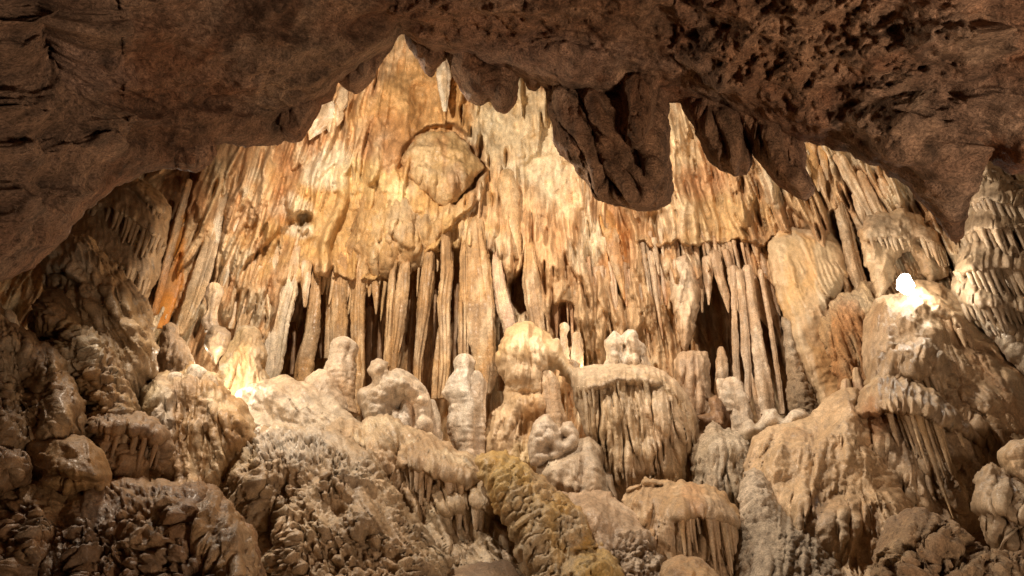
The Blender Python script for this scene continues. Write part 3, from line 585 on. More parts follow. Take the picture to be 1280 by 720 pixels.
stand('drapery', 'smooth cream bell-shaped drapery by the lip at the upper left of the wall', 'drapery', [[(404, 118, 9), (404, 132, 17), (401, 148, 22), (394, 164, 16), (386, 176, 5)], [(418, 130, 12), (416, 150, 14), (412, 168, 5)], [(430, 108, 5), (427, 130, 8), (420, 150, 3)]], W(403, 150, .45), M_WALL, (CREAM, TAN, WHITE), seed=3, flat=.45, ribs=.25, ends=('round', 'point'))
stand('column', 'tan cone-shaped pillar on the wall right of the cracked block', 'column', [(634, 212, 12), (636, 240, 13), (640, 275, 11), (643, 300, 9), (648, 325, 3)], W(638, 260, .35), M_WALL, S3, seed=4, ribs=.08, ends=('round', 'cut'))
stand('stalactite', 'long ochre pointed stalactite flat against the wall right of centre', 'stalactite', [(756, 262, 8), (762, 290, 10), (770, 325, 8), (776, 350, 5), (781, 376, 1)], W(766, 310, .3), M_WALL, ((.60, .35, .12), (.62, .44, .25), (.5, .25, .08)), seed=6)
# the tall blades standing in the dark recess
BP = ((.52, .335, .165), (.44, .27, .125), (.58, .42, .25))
YB = 13.0
rs_ = np.random.RandomState(77)
def fringe_things(label, group, pl, n, L0, L1, w0, w1, off, pal, seed):
    rs = np.random.RandomState(seed); pl = np.array(pl, float); d = np.concatenate([[0], np.cumsum(np.hypot(*(pl[1:] - pl[:-1]).T))])
    for k in range(n):
        s = (k + rs.uniform(.1, .9)) / n * d[-1]; x = np.interp(s, d, pl[:, 0]); y = np.interp(s, d, pl[:, 1]) + rs.uniform(-16, 10)
        tag(hang('stalactite', x, y, yw(x, y) - off - rs.uniform(0, .15), rs.uniform(L0, L1), rs.uniform(w0, w1), M_WALL, pal, None, int(rs.randint(9999)), lean=pxlean(x, y) + rs.uniform(-.02, .02)), label, 'stalactite', group)
fringe_things('ochre stalactite in the ragged fringe under the ochre mass', 'stalactites under the ochre mass', [(356, 334), (400, 338), (440, 344), (480, 342), (520, 322), (552, 296), (590, 262)], 34, 22, 60, 1.8, 4.5, .1, ((.58, .40, .20), (.62, .46, .28), (.5, .3, .12)), 301)
fringe_things('tan stalactite in the dense fringe under the smooth tan band', 'stalactites under the tan band', [(800, 300), (850, 304), (900, 304), (955, 304)], 34, 26, 80, 1.5, 3.6, .3, ((.56, .41, .27), (.62, .49, .35), (.46, .3, .18)), 302)
fringe_things('slender tan stalactite hanging against the wall between the two dark recesses', 'stalactites between the recesses', [(655, 300), (700, 330), (760, 338), (835, 330)], 30, 40, 110, 2, 5, .18, ((.54, .37, .23), (.60, .46, .32), (.46, .28, .16)), 303)
fringe_things('thin cream stalactite on the left part of the lit wall', 'stalactites on the left wall', [(245, 262), (290, 270), (345, 292)], 16, 40, 90, 2, 5, .12, ((.62, .45, .27), (.66, .52, .34), (.5, .3, .14)), 304)
def blade(label, profs, Y=YB, pal=BP, seed=0, flat=.75, **kw):
    kw.setdefault('ribs', .24); kw.setdefault('lump', .08); kw.setdefault('nrib', 6)
    if np.isscalar(profs[0][0]): profs = [profs]
    Ys = []; pp = []; rs = np.random.RandomState(seed)
    profs = [[(x, y, w_ * .84) for x, y, w_ in pr] for pr in profs]; more = []; Yb = Y
    for pr in profs:
        for sg in (-.6, .15, .65):
            if rs.rand() < .55 and pr[1][2] > 5:
                k0 = rs.randint(0, 2); k1 = len(pr) - rs.randint(0, 2); st_ = [(x + sg * w_ + rs.uniform(-.5, .5), y, w_ * rs.uniform(.22, .4)) for x, y, w_ in pr][k0:k1]; more.append(st_[:-1] + [(st_[-1][0], st_[-1][1], .3)])
    profs = profs + [m_ for m_ in more if len(m_) > 1]; nmain = len(profs) - len([m_ for m_ in more if len(m_) > 1])
    for pr in profs:
        x, y, w_ = pr[0]; ln = pxlean(x, y); up = 34 if y < 400 else 12
        pp.append([(x - ln * up, y - up, w_ * .35), (x - ln * up * .4, y - up * .4, w_ * .8)] + list(pr)); Ys.append([yw(x, y - up) + .05, min(Y, yw(x, y) - .1)] + [Y - (.0 if len(pp) <= nmain else .10)] * len(pr))
    return stand('column', label, 'column', pp, Ys, M_WALL, pal, seed=seed, flat=flat, ds=1.5, seg=32, **kw)
blade('white glossy twin-topped column, brightest at the left of the dark recess', [[(338, 340, 9), (342, 370, 15), (346, 400, 15), (341, 440, 14), (333, 488, 14)], [(366, 330, 9), (362, 362, 12), (352, 400, 14), (345, 450, 12), (338, 488, 10)]], 12.7, (WHITE, (.72, .62, .46), CREAM), 7, flat=.6)
blade('tan blade column just right of the white twin-topped column', [(395, 345, 8), (393, 380, 9), (389, 420, 11), (382, 450, 12), (380, 490, 14)], 13.0, BP, 8)
blade('tan column standing behind the grey rounded stalagmite', [[(424, 346, 12), (424, 400, 12), (424, 450, 11), (428, 490, 11)], [(411, 352, 4), (410, 400, 4), (408, 450, 4)]], 13.2, BP, 9)
blade('straight tan column right behind the grey rounded stalagmite, widening to its foot', [(449, 335, 8), (447, 380, 10), (447, 430, 10), (449, 470, 9), (440, 520, 12)], 13.0, BP, 10)
stand('stalactite', 'small lone pointed stalactite in the dark recess between two columns', 'stalactite', [(469, 350, 5), (470, 370, 4), (470, 394, .6)], 13.1, M_WALL, BP, seed=11)
blade('split column with two joined blades, left of centre in the recess', [[(505, 345, 9), (503, 375, 10), (499, 410, 8), (494, 440, 6), (491, 466, 5)], [(490, 348, 5), (488, 380, 6), (486, 420, 6), (485, 460, 6)]], 13.0, BP, 12)
blade('slim leaning blade column in the middle of the recess', [(537, 325, 9), (535, 350, 10), (531, 380, 9), (526, 420, 7), (522, 450, 6), (521, 492, 5)], 13.0, BP, 13)
blade('narrow grey-edged blade column, second left of the widest column', [[(557, 300, 7), (559, 340, 8), (555, 375, 9), (556, 420, 8), (556, 460, 8), (552, 500, 7)], [(548, 420, 3), (545, 460, 5), (543, 500, 5)]], 12.9, BP, 14)
blade('widest column of the recess, tan with a grey left edge', [[(594, 290, 12), (597, 330, 17), (600, 380, 20), (602, 430, 19), (606, 465, 16), (606, 494, 8)], [(580, 320, 6), (580, 380, 8), (580, 440, 8), (584, 480, 6)]], 12.9, BP, 15, flat=.6)
blade('short pinkish leaning column beside the widest one', [(622, 330, 7), (624, 360, 9), (632, 390, 12), (640, 418, 12)], 12.9, (PINK, (.6, .44, .32), CREAM), 16)
blade('tan cone column above the cream bulb formation', [(662, 322, 8), (664, 350, 11), (668, 380, 12), (672, 405, 11), (674, 425, 9)], 12.8, BP, 17)
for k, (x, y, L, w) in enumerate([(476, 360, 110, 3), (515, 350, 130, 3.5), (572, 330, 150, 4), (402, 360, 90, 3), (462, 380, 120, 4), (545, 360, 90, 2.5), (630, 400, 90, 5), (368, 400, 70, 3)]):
    stand('column', 'thin brown column deep in the shadow behind the tall blades', 'column', [(x, y, w), (x - 1, y + L * .5, w * .8), (x - 3, y + L, w)], 14.2, M_WALL, ((.36, .22, .12), (.3, .18, .1), (.42, .27, .16)), group='thin columns deep in the recess', seed=80 + k)  # browns darker than the blades: darkness of the gaps put into the colour
# left part of the wall
blade('long pale leaning drapery at the left, running down beside the orange sheet', [[(270, 262, 10), (262, 310, 13), (247, 360, 14), (232, 400, 12), (222, 420, 8)], [(292, 290, 7), (284, 340, 9), (270, 385, 8)]], W(260, 330, .5), ((.68, .50, .31), (.60, .42, .25), WHITE), 18, flat=.5, ribs=.3, lump=.1)
stand('drapery', 'smooth bright orange sheet of flowstone at the far left of the lit wall', 'drapery', [(232, 248, 7), (226, 290, 13), (216, 340, 14), (206, 380, 13), (200, 412, 7)], W(216, 340, .15), M_SMOOTH, ((.62, .27, .055), (.58, .24, .05), (.64, .33, .09)), seed=19, flat=.35, ribs=.04, lump=.03)
stand('drapery', 'narrow rusty edge of drapery bordering the orange sheet on its left', 'drapery', [(238, 222, 3), (222, 280, 4), (206, 340, 4), (192, 395, 3)], W(216, 320, .4), M_WALL, ((.55, .27, .10), (.6, .36, .18), TAN), seed=20, flat=1.3)
for lab, pr, s in [('pale leaning stalactite left of the white twin-topped column', [(302, 318, 9), (298, 350, 9), (294, 380, 8), (288, 412, 3)], 21), ('second pale leaning stalactite, close against the white twin-topped column', [(322, 325, 8), (316, 355, 8), (308, 390, 8), (298, 425, 5)], 22), ('thin orange stalactite touching the white twin-topped column', [(333, 345, 4), (328, 380, 5), (318, 412, 3)], 23), ('narrow tan stalactite above the heart-shaped grey pendant', [(288, 320, 5), (284, 350, 4), (280, 380, 2)], 24), ('ochre stalactite above the gap right of the white column', [(383, 325, 7), (382, 350, 6), (381, 385, 1.5)], 25)]:
    stand('stalactite', lab, 'stalactite', pr, W(pr[1][0], pr[1][1], .5), M_WALL, ((.66, .48, .29), (.58, .38, .2), WHITE), seed=s, ribs=.15)
mound('heart_pendant', 'grey heart-shaped pendant stone hanging at the lower left of the lit wall', 'stalactite', [(258, 415), (266, 406), (280, 408), (288, 416), (286, 432), (276, 448), (270, 456), (262, 444), (256, 430)], 10.7, edge=.12, R=9, bulge=.12, tex='smooth', amp=.6, pal=((.50, .40, .30), (.46, .36, .27), (.56, .46, .36)), seed=26, step=1.2)
stand('stalactite', 'grey lumpy stalactite above the heart-shaped pendant', 'stalactite', [(268, 352, 8), (268, 372, 9), (264, 390, 6), (262, 404, 9), (268, 416, 10)], 10.9, M_FLOW, ((.52, .40, .30), (.46, .35, .26), CREAM), seed=27, lump=.2)
mound('stalagmite', 'brightly lit cream ribbed stalagmite at the left foot of the wall', 'stalagmite', [(272, 520), (271, 485), (273, 462), (281, 440), (291, 424), (299, 412), (308, 407), (318, 409), (326, 420), (331, 440), (335, 465), (337, 520)], 11.7, edge=.3, R=16, bulge=.25, tex='flow', amp=.8, riv=2.5, pal=((.68, .52, .31), (.62, .45, .25), (.72, .60, .42)), seed=28, step=1.2, jit=3,
      drips=[(312, 410, 9, 90, .12, -.05, .03), (296, 424, 7, 80, .12, -.15, .03), (284, 445, 6, 60, .1, -.2, .03), (325, 425, 5, 80, .1, .1, .03)])
mound('stalagmite', 'grey-brown cone with a small round head at the left edge of the lit wall', 'stalagmite', [(206, 408), (214, 404), (222, 410), (224, 422), (236, 436), (244, 452), (248, 480), (246, 500), (190, 505), (192, 470), (198, 440), (202, 425)], 9.6, edge=.2, R=16, bulge=.2, tex='flow', amp=.7, pal=((.44, .33, .23), (.38, .27, .17), (.50, .40, .30)), seed=29, step=1.4)
# terraced draperies, far left
TP = ((.42, .31, .20), (.36, .25, .15), (.50, .39, .27))
mound('terraced_drapery', 'three-tiered grey-brown terrace of drip curtains at the far left of the wall', 'flowstone', [(82, 300), (98, 275), (120, 250), (148, 236), (170, 222), (200, 240), (214, 262), (208, 300), (200, 340), (186, 372), (192, 400), (150, 390), (110, 350)], (10.9, 230, 10.2, 380), tex='flow', amp=.6, pal=TP, seed=46, bulge=.4, edge=.25, R=20,
      fringes=[([(118, 262), (135, 256), (158, 268), (180, 284), (206, 306)], 15, 24, 50, 2.2, 3.8), ([(104, 300), (130, 312), (160, 334), (190, 360)], 15, 18, 38, 2.2, 4), ([(168, 238), (186, 250), (206, 272)], 7, 16, 26, 1.8, 3), ([(92, 286), (112, 262)], 4, 20, 30, 2, 3)],
      ledges=[([(112, 266), (135, 258), (158, 270), (180, 286), (210, 308)], .28, 14, 22), ([(100, 300), (130, 314), (160, 336), (194, 362)], .28, 14, 30), ([(165, 238), (186, 252), (208, 274)], .2, 10, 14)])
# right part of the wall
FPAL = ((.58, .42, .28), (.50, .34, .22), (.66, .52, .38))
mound('drapery', 'wide pointed drapery hanging right of centre below the tan band, brownish cream', 'drapery', [(838, 330), (856, 318), (872, 330), (876, 352), (873, 385), (870, 410), (862, 428), (857, 440), (851, 426), (844, 400), (838, 370)], W(856, 380, .7), edge=.14, R=12, bulge=.14, tex='flow', amp=.5, pal=FPAL, seed=47, step=1.3)
for k, (lab, pr) in enumerate([
    ('short wedge stalactite first to the right of the wide pointed drapery', [(884, 318, 7), (885, 345, 6), (886, 383, .8)]), ('long sharp stalactite leaning right beside the short wedge', [(892, 312, 7), (899, 345, 6), (908, 372, 5), (911, 392, .6)]),
    ('cream blade stalactite hanging over the dark gap right of centre', [(914, 330, 7), (922, 360, 9), (928, 385, 7), (933, 407, .8)]), ('long tapering tan stalactite with its tip above a column', [(934, 330, 7), (944, 365, 7), (954, 395, 6), (962, 412, .8)]),
    ('thin white stalactite near the smooth slab', [(950, 315, 5), (960, 350, 5), (968, 375, 4), (976, 396, .6)]), ('slim tan stalactite leaning against the left edge of the smooth slab', [(955, 340, 6), (964, 380, 6), (972, 405, 4), (976, 424, .6)]),
    ('twin-pointed stalactite in the shadowed gap', [(872, 330, 4), (876, 360, 4), (878, 392, .8)]), ('small dark-tipped stalactite in the middle of the right fringe', [(906, 310, 4), (912, 330, 4), (917, 352, .7)])]):
    stand('stalactite', lab, 'stalactite', pr, W(pr[1][0], pr[1][1], .55), M_WALL, FPAL, seed=100 + k, ribs=.15, flat=.7, seg=24)
for k, (lab, pr) in enumerate([
    ('slender column first in the dark gap right of centre', [(916, 330, 4), (918, 395, 4), (919, 430, 5), (921, 470, 5), (924, 505, 6)]), ('pale column with a knee halfway, second in the dark gap', [(924, 335, 6), (930, 402, 6), (932, 440, 7), (935, 465, 5), (934, 505, 5)]),
    ('thickest pinkish-tan column of the right gap', [(934, 330, 8), (942, 392, 8), (947, 430, 10), (954, 470, 12), (960, 520, 13)]), ('thin straight column along the right side of the thickest one', [(950, 335, 4), (962, 400, 4), (968, 440, 4), (974, 480, 4), (978, 520, 4)]),
    ('pale leaning stick at the foot of the thickest column', [(934, 440, 1), (938, 466, 2), (944, 495, 4), (952, 528, 5)])]):
    stand('column', lab, 'column', [(x, y, w_ * .8) for x, y, w_ in pr], 11.9, M_WALL, ((.60, .46, .34), (.50, .36, .24), (.68, .56, .44)), seed=120 + k, flat=.8, seg=28)
stand('stalagmite', 'pointed brown-white stalagmite in the shadowed gap right of centre', 'stalagmite', [(901, 432, 3), (902, 450, 7), (903, 485, 9), (904, 510, 10)], 12.2, M_WALL, FPAL, seed=130, ends=('round', 'cut'))
mound('ribbed_block', 'cream ribbed block standing right behind the fringed mushroom mound', 'flowstone', [(843, 452), (854, 442), (872, 438), (884, 440), (888, 460), (888, 500), (894, 540), (850, 530), (846, 490)], 11.7, edge=.2, R=12, bulge=.2, tex='flow', amp=.7, pal=((.64, .52, .40), (.56, .42, .30), WHITE), seed=48, step=1.3, drips=[(848, 440, 6, 100, .1, .02, .03), (860, 438, 6, 110, .1, .02, .03), (871, 436, 5, 110, .1, .02, .03), (882, 436, 6, 110, .1, .03, .03)])
mound('smooth_slab', 'large smooth cream-tan slab leaning down to the right between the fringes and the lamp', 'flowstone', [(960, 305), (972, 290), (990, 283), (1010, 288), (1040, 292), (1052, 308), (1062, 340), (1058, 352), (1048, 372), (1048, 400), (1050, 430), (1058, 460), (1070, 490), (1074, 520), (1030, 520), (1010, 480), (990, 430), (974, 380), (962, 335)], (11.9, 290, 11.2, 500), edge=.2, R=16, bulge=.2, tex='smooth', amp=.6, pal=((.62, .49, .33), (.64, .50, .33), (.62, .42, .22)), mat=M_SMOOTH, seed=49, apex=(880, 60),
      drips=[(1000 + 7 * k, 296 + 2 * k, 4, 60 + 4 * (k % 3), .06, .38, .01) for k in range(8)], blot=[(990, 350, 14, 70, (.62, .40, .18), .5), (1040, 440, 20, 60, (.60, .33, .13), .6)])
mound('rust_patch', 'gritty rust-orange flow between the smooth slab and the lamp mound', 'flowstone', [(1026, 400), (1038, 376), (1056, 366), (1084, 352), (1104, 370), (1104, 440), (1100, 490), (1080, 500), (1056, 490), (1040, 460), (1030, 430)], 11.05, edge=.08, R=22, bulge=.1, jit=6, tex='flow', riv=2.2, amp=.8, apex=(900, 0), pal=((.50, .34, .19), (.54, .40, .25), (.48, .26, .12)), mat=M_GRIT, seed=50, blot=[(1045, 430, 10, 44, (.54, .28, .11), .6)])
mound('gritty_wall_flow', 'grey gritty crust at the shaded foot of the smooth slab', 'flowstone', [(978, 396), (988, 400), (996, 430), (1006, 460), (1020, 492), (1034, 522), (1010, 530), (990, 520), (984, 480), (980, 440)], 11.75, edge=.2, R=20, bulge=.15, tex='popcorn', amp=.6, pal=((.44, .35, .26), (.38, .29, .2), (.5, .42, .33)), mat=M_GRIT, seed=51)
stand('stalagmite', 'left of two small pale stalagmites at the foot of the rust-orange flow', 'stalagmite', [(1057, 472, 4), (1057, 484, 6), (1060, 498, 7), (1062, 510, 8)], 10.6, M_SMOOTH, (PINK, CREAM, CREAM), seed=131, ends=('round', 'cut'))
stand('stalagmite', 'right of two small pale stalagmites at the foot of the rust-orange flow', 'stalagmite', [(1070, 458, 4), (1071, 470, 5), (1074, 482, 7), (1078, 496, 8)], 10.6, M_SMOOTH, (PINK, CREAM, CREAM), seed=132, ends=('round', 'cut'))
# upper right fringe and curtains beside the lamp
UR = ((.56, .42, .28), (.48, .33, .2), (.62, .50, .36))
for k, (lab, pr) in enumerate([('ochre stalactite tuft directly under the lip right of the slanting tongue', [(1010, 178, 9), (1014, 200, 9), (1020, 222, 5), (1024, 240, 1)]), ('lower sharp point beneath the ochre tuft', [(1020, 205, 5), (1026, 228, 5), (1033, 250, .8)]), ('short ochre spike just right of the tuft', [(1026, 180, 5), (1030, 205, 4), (1035, 226, .8)]),
    ('long pale slanting drapery under the lip right of the tuft', [(1046, 190, 7), (1062, 220, 9), (1078, 248, 8), (1090, 272, 4)]), ('pale slanting drapery following the lip, nearest the right pendant', [(1100, 222, 6), (1114, 245, 8), (1130, 268, 6), (1140, 285, 2)]), ('narrow pale drapery in the middle of the slanting group', [(1074, 212, 4), (1086, 240, 6), (1100, 268, 5), (1108, 285, 2)]),
    ('brown-shadowed column between slab and lamp', [(1044, 240, 5), (1056, 282, 7), (1062, 310, 8), (1072, 345, 8), (1082, 375, 7)]), ('second slanting column left of the lamp curtain', [(1068, 240, 4), (1078, 270, 5), (1088, 305, 6), (1096, 340, 6), (1102, 372, 6)])]):
    stand('drapery' if 'drapery' in lab else 'column' if 'column' in lab else 'stalactite', lab, 'drapery' if 'drapery' in lab else 'column' if 'column' in lab else 'stalactite', pr, W(pr[1][0], pr[1][1], .55), M_WALL, UR if k > 2 else ((.60, .38, .17), (.56, .36, .18), CREAM), seed=140 + k, ribs=.28, flat=.7)
mound('lamp_curtain', 'tan curtain formation with small hollows right above and left of the glowing lamp', 'flowstone', [(1072, 290), (1082, 272), (1104, 264), (1128, 262), (1150, 272), (1168, 290), (1180, 312), (1186, 345), (1164, 352), (1150, 338), (1142, 318), (1128, 316), (1118, 330), (1114, 356), (1098, 372), (1088, 350), (1080, 320)], (10.9, 270, 10.5, 370), edge=.12, R=14, bulge=.12, jit=3, tex='smooth', amp=1.0, pal=((.52, .38, .24), (.56, .43, .29), (.46, .31, .18)), seed=52, step=1.5,
      fringes=[([(1086, 300), (1110, 296), (1136, 300)], 7, 12, 24, 2, 3.4), ([(1150, 300), (1166, 306), (1182, 322)], 7, 22, 44, 2, 4)], ledges=[([(1084, 300), (1110, 296), (1138, 301)], .14, 12, 14), ([(1148, 300), (1166, 306), (1184, 322)], .2, 10, 22)])
RP = ((.36, .28, .195), (.31, .23, .15), (.44, .355, .26))
mound('terraced_drapery', 'tall tiered pagoda of grey-brown drip curtains at the right edge', 'flowstone', [(1218, 192), (1230, 195), (1248, 210), (1264, 225), (1300, 235), (1330, 300), (1330, 460), (1262, 440), (1215, 400), (1190, 360), (1196, 330), (1204, 290), (1212, 250), (1216, 220)], (9.9, 200, 9.2, 430), tex='flow', amp=.7, pal=RP, seed=53, bulge=.4, edge=.3, R=26,
      fringes=[([(1216, 222), (1236, 216), (1262, 228), (1290, 240)], 12, 26, 44, 2.4, 4), ([(1208, 262), (1230, 250), (1262, 254), (1300, 262)], 15, 28, 46, 2.6, 4.2), ([(1202, 300), (1226, 288), (1262, 286), (1310, 292)], 17, 34, 56, 2.8, 4.6), ([(1192, 345), (1216, 338), (1256, 334), (1310, 340)], 17, 34, 62, 3, 5), ([(1204, 384), (1240, 384), (1300, 392)], 14, 20, 40, 3, 5)],
      ledges=[([(1212, 222), (1236, 216), (1262, 228), (1300, 240)], .3, 12, 20), ([(1204, 262), (1230, 250), (1262, 254), (1310, 262)], .3, 12, 22), ([(1196, 300), (1226, 288), (1262, 286), (1320, 292)], .3, 12, 24), ([(1188, 345), (1216, 338), (1256, 334), (1320, 340)], .3, 14, 28), ([(1200, 384), (1240, 384), (1310, 392)], .25, 14, 20)])
# ------------------------------------------------------------------ flowstone mounds and stalagmites
FS = 'flowstone mound'
# --- middle band, standing in front of the recess
GP = ((.66, .59, .50), (.57, .49, .40), (.72, .66, .58))
stand('stalagmite', 'grey-white bulbous stalagmite with a round head in front of the tan columns', 'stalagmite', [(430, 420, 10), (431, 432, 16), (428, 446, 15), (425, 462, 20), (425, 480, 20), (427, 500, 16), (428, 520, 20)], 10.9, M_FLOW, GP, seed=201, ends=('round', 'cut'), ribs=.05, lump=.12, seg=44, blot=[(.62, (.50, .33, .18), .8)], flat=.95)  # brown lower part: shade under the head put into the colour
mound('stalagmite', 'low rounded grey lump at the foot of the bulbous stalagmite', 'stalagmite', [(378, 492), (384, 474), (398, 463), (412, 466), (422, 480), (430, 500), (434, 520), (380, 522)], 10.5, edge=.25, R=18, bulge=.2, tex='smooth', amp=.9, pal=GP, seed=202, step=1.4)
mound('stalagmite', 'grape-like pale cluster with a small curled head and a shaded arch beneath', 'stalagmite', [(459, 462), (464, 452), (474, 449), (484, 454), (487, 466), (496, 461), (508, 464), (520, 474), (532, 484), (538, 500), (540, 545), (500, 545), (470, 540), (456, 525), (447, 500), (450, 488), (462, 482), (466, 472)], 10.4, edge=.28, R=14, bulge=.25, tex='nodule', amp=.9, pal=GP, seed=203, step=1.3, lobes=[(474, 458, 9, 9, .12), (505, 480, 22, 16, .15), (505, 515, 17, 22, -.5)])
mound('stalagmite', 'pair of small whitish pegs under the arch of the grape-like cluster', 'stalagmite', [(478, 545), (482, 522), (490, 510), (498, 512), (500, 502), (508, 498), (514, 504), (515, 545)], 10.15, edge=.12, R=8, bulge=.1, tex='smooth', amp=.5, pal=((.58, .52, .46), (.52, .45, .38), (.66, .6, .54)), seed=204, step=1.2)
stand('stalagmite', 'small white forked stalagmite between the grape-like cluster and the tall white one', 'stalagmite', [[(528, 488, 5), (526, 505, 7), (522, 525, 10), (520, 560, 13)], [(540, 498, 3), (541, 512, 6), (542, 540, 10), (544, 565, 11)]], 10.3, M_FLOW, GP, seed=205, ends=('round', 'cut'), lump=.14)
stand('stalagmite', 'tall thin white stalagmite shaped like a hooded figure, in front of the widest column', 'stalagmite', [[(580, 441, 8), (581, 452, 12), (580, 464, 11), (576, 476, 17), (578, 492, 22), (584, 505, 18), (582, 530, 21), (586, 560, 19), (592, 600, 20)], [(594, 462, 7), (599, 480, 9), (599, 505, 8), (598, 530, 9)]], 10.6, M_FLOW, ((.62, .56, .48), (.56, .48, .39), (.70, .65, .58)), seed=206, ends=('round', 'cut'), ribs=.14, lump=.12, seg=44)
# the cream bulb
IP = ((.66, .50, .30), (.60, .43, .24), (.70, .58, .40))
mound('stalagmite', 'big cream bulb-topped formation with a pale arm sloping to the right, centre of the picture', 'stalagmite', [(626, 430), (634, 414), (648, 404), (664, 405), (680, 414), (696, 426), (706, 444), (714, 458), (724, 468), (734, 476), (738, 492), (730, 500), (716, 486), (706, 470), (696, 462), (690, 470), (694, 500), (700, 530), (702, 580), (690, 600), (640, 600), (612, 590), (602, 550), (612, 520), (628, 500), (634, 480), (624, 462), (622, 444)], 10.9, edge=.22, R=20, bulge=.28, tex='flow', riv=.8, tongues=0, jit=2.5, amp=.8, pal=IP, mat=M_SMOOTH, seed=207, step=1.4,
      lobes=[(655, 440, 26, 22, .15), (690, 440, 18, 14, .12), (652, 472, 16, 12, .15), (655, 505, 22, 14, .15), (648, 492, 26, 4, -.12), (685, 500, 6, 40, -.35), (700, 480, 5, 12, -.2)], blot=[(665, 530, 20, 30, (.58, .33, .14), .7), (655, 495, 22, 10, (.55, .36, .18), .5), (630, 560, 30, 40, (.50, .36, .22), .6), (655, 570, 14, 26, (.72, .55, .30), .7)])
stand('stalagmite', 'brown pillar leaning under the arm of the cream bulb', 'stalagmite', [(684, 462, 7), (688, 480, 11), (692, 505, 11), (696, 530, 12), (698, 560, 14)], 10.4, M_FLOW, ((.58, .40, .24), (.50, .31, .16), CREAM), seed=208, ends=('round', 'cut'), ribs=.2)
stand('stalagmite', 'thin twin-headed pale stalagmite behind the mushroom mound', 'stalagmite', [[(705, 402, 4), (706, 410, 6), (704, 422, 4), (706, 440, 6), (708, 470, 8)], [(722, 414, 5), (722, 430, 7), (722, 450, 8), (724, 476, 10)]], 11.6, M_FLOW, ((.66, .50, .33), (.58, .42, .26), WHITE), seed=209, ends=('round', 'cut'), lump=.25)
stand('stalagmite', 'row of small cream knobs beside the arm of the cream bulb', 'stalagmite', [[(692, 430, 5), (698, 444, 6), (706, 462, 8)], [(712, 448, 6), (716, 460, 8), (720, 480, 10)]], 11.2, M_FLOW, ((.68, .53, .36), (.6, .45, .3), WHITE), seed=210, ends=('round', 'cut'), lump=.3)
mound('stalagmite', 'cluster of rounded whitish knobs standing on top of the mushroom mound', 'stalagmite', [(755, 428), (762, 418), (770, 414), (778, 418), (784, 410), (794, 414), (799, 426), (806, 432), (810, 448), (814, 470), (752, 470), (758, 448)], 11.0, edge=.22, R=9, bulge=.15, tex='nodule', amp=.7, pal=GP, seed=211, step=1.2, lobes=[(768, 425, 7, 10, .15), (790, 425, 7, 12, .2), (779, 435, 3, 16, -.25)], drips=[(766, 425, 5, 40, .1, 0, .04), (778, 430, 5, 40, .1, 0, .04), (792, 418, 6, 50, .12, 0, .04), (803, 432, 5, 40, .1, 0, .04)])
# mushroom with long ribs
MP = ((.58, .47, .34), (.52, .40, .27), (.63, .53, .41))
rs_ = np.random.RandomState(3)
mdr = [(x, 462 + 26 * ((x - 795) / 85.0) ** 2 + rs_.uniform(-6, 16), rs_.uniform(2.2, 6), rs_.uniform(60, 150), rs_.uniform(.08, .18), (x - 790) * .0006 + .12, rs_.uniform(.03, .1)) for x in rs_.uniform(722, 862, 70)]
mound('mushroom_mound', 'broad mushroom-shaped mound with a flat grey cap over a long curtain of ribs', FS, [(714, 470), (722, 460), (745, 456), (775, 455), (800, 456), (822, 462), (842, 474), (858, 492), (870, 516), (874, 545), (870, 580), (872, 620), (780, 630), (756, 612), (744, 570), (730, 535), (718, 500)], 10.7, edge=.4, R=26, bulge=.55, tex='flow', amp=.5, pal=MP, seed=212, step=1.3, drips=mdr, apex=(740, 120),
      ledges=[([(716, 494), (750, 484), (790, 476), (825, 482), (850, 502), (866, 530)], .17, 12, 50)], fringes=[([(722, 490), (750, 482), (790, 474), (825, 482), (848, 502), (864, 530)], 38, 16, 120, 1.5, 4.2)], dpal=((.54, .44, .30), (.48, .36, .22), (.60, .52, .40)),
      blot=[(780, 540, 40, 60, (.58, .43, .25), .4), (850, 600, 20, 30, (.54, .34, .14), .5)])
stand('stalagmite', 'pale crooked stalagmite with a knobbed crown right of the mushroom mound', 'stalagmite', [[(914, 470, 8), (915, 480, 12), (918, 496, 13), (924, 512, 11), (926, 530, 11), (928, 552, 14)], [(900, 472, 6), (903, 484, 9), (910, 500, 9), (918, 515, 8)]], 10.6, M_FLOW, GP, seed=213, ends=('round', 'cut'), lump=.25, ribs=.15)
mound('flowstone_mound', 'brown leaf-shaped shadow of the mushroom mound, built as a slab beside the pale crooked stalagmite', FS, [(884, 498), (894, 495), (906, 506), (912, 524), (906, 536), (880, 532), (872, 520), (888, 516)], 11.0, edge=0.11, R=9, bulge=0.08, tex='smooth', amp=.4, pal=((.36, .22, .13), (.40, .25, .15), (.32, .19, .11)), seed=214, step=1.3)  # mushroom mound's shadow, modelled as a brown slab
mound('stalagmite', 'group of low whitish stumps below the thickest column, right of centre', 'stalagmite', [(925, 540), (934, 526), (946, 530), (956, 514), (970, 512), (978, 524), (992, 512), (1006, 512), (1014, 524), (1008, 545), (930, 556)], 10.0, edge=.2, R=10, bulge=.2, tex='nodule', amp=.7, pal=GP, seed=215, step=1.3, lobes=[(994, 520, 10, 10, .12), (962, 524, 9, 10, .12), (940, 536, 8, 8, .1)])
mound('stalagmite', 'white lumpy cluster with dark holes below the cream bulb', 'stalagmite', [(662, 545), (668, 528), (680, 518), (690, 522), (698, 536), (702, 528), (714, 528), (722, 540), (720, 562), (700, 575), (664, 580)], 9.9, edge=.25, R=10, bulge=.2, tex='nodule', amp=.8, pal=((.62, .53, .44), (.56, .45, .35), (.7, .62, .54)), seed=216, step=1.3, lobes=[(704, 547, 7, 7, -.4), (684, 560, 8, 6, -.3)])
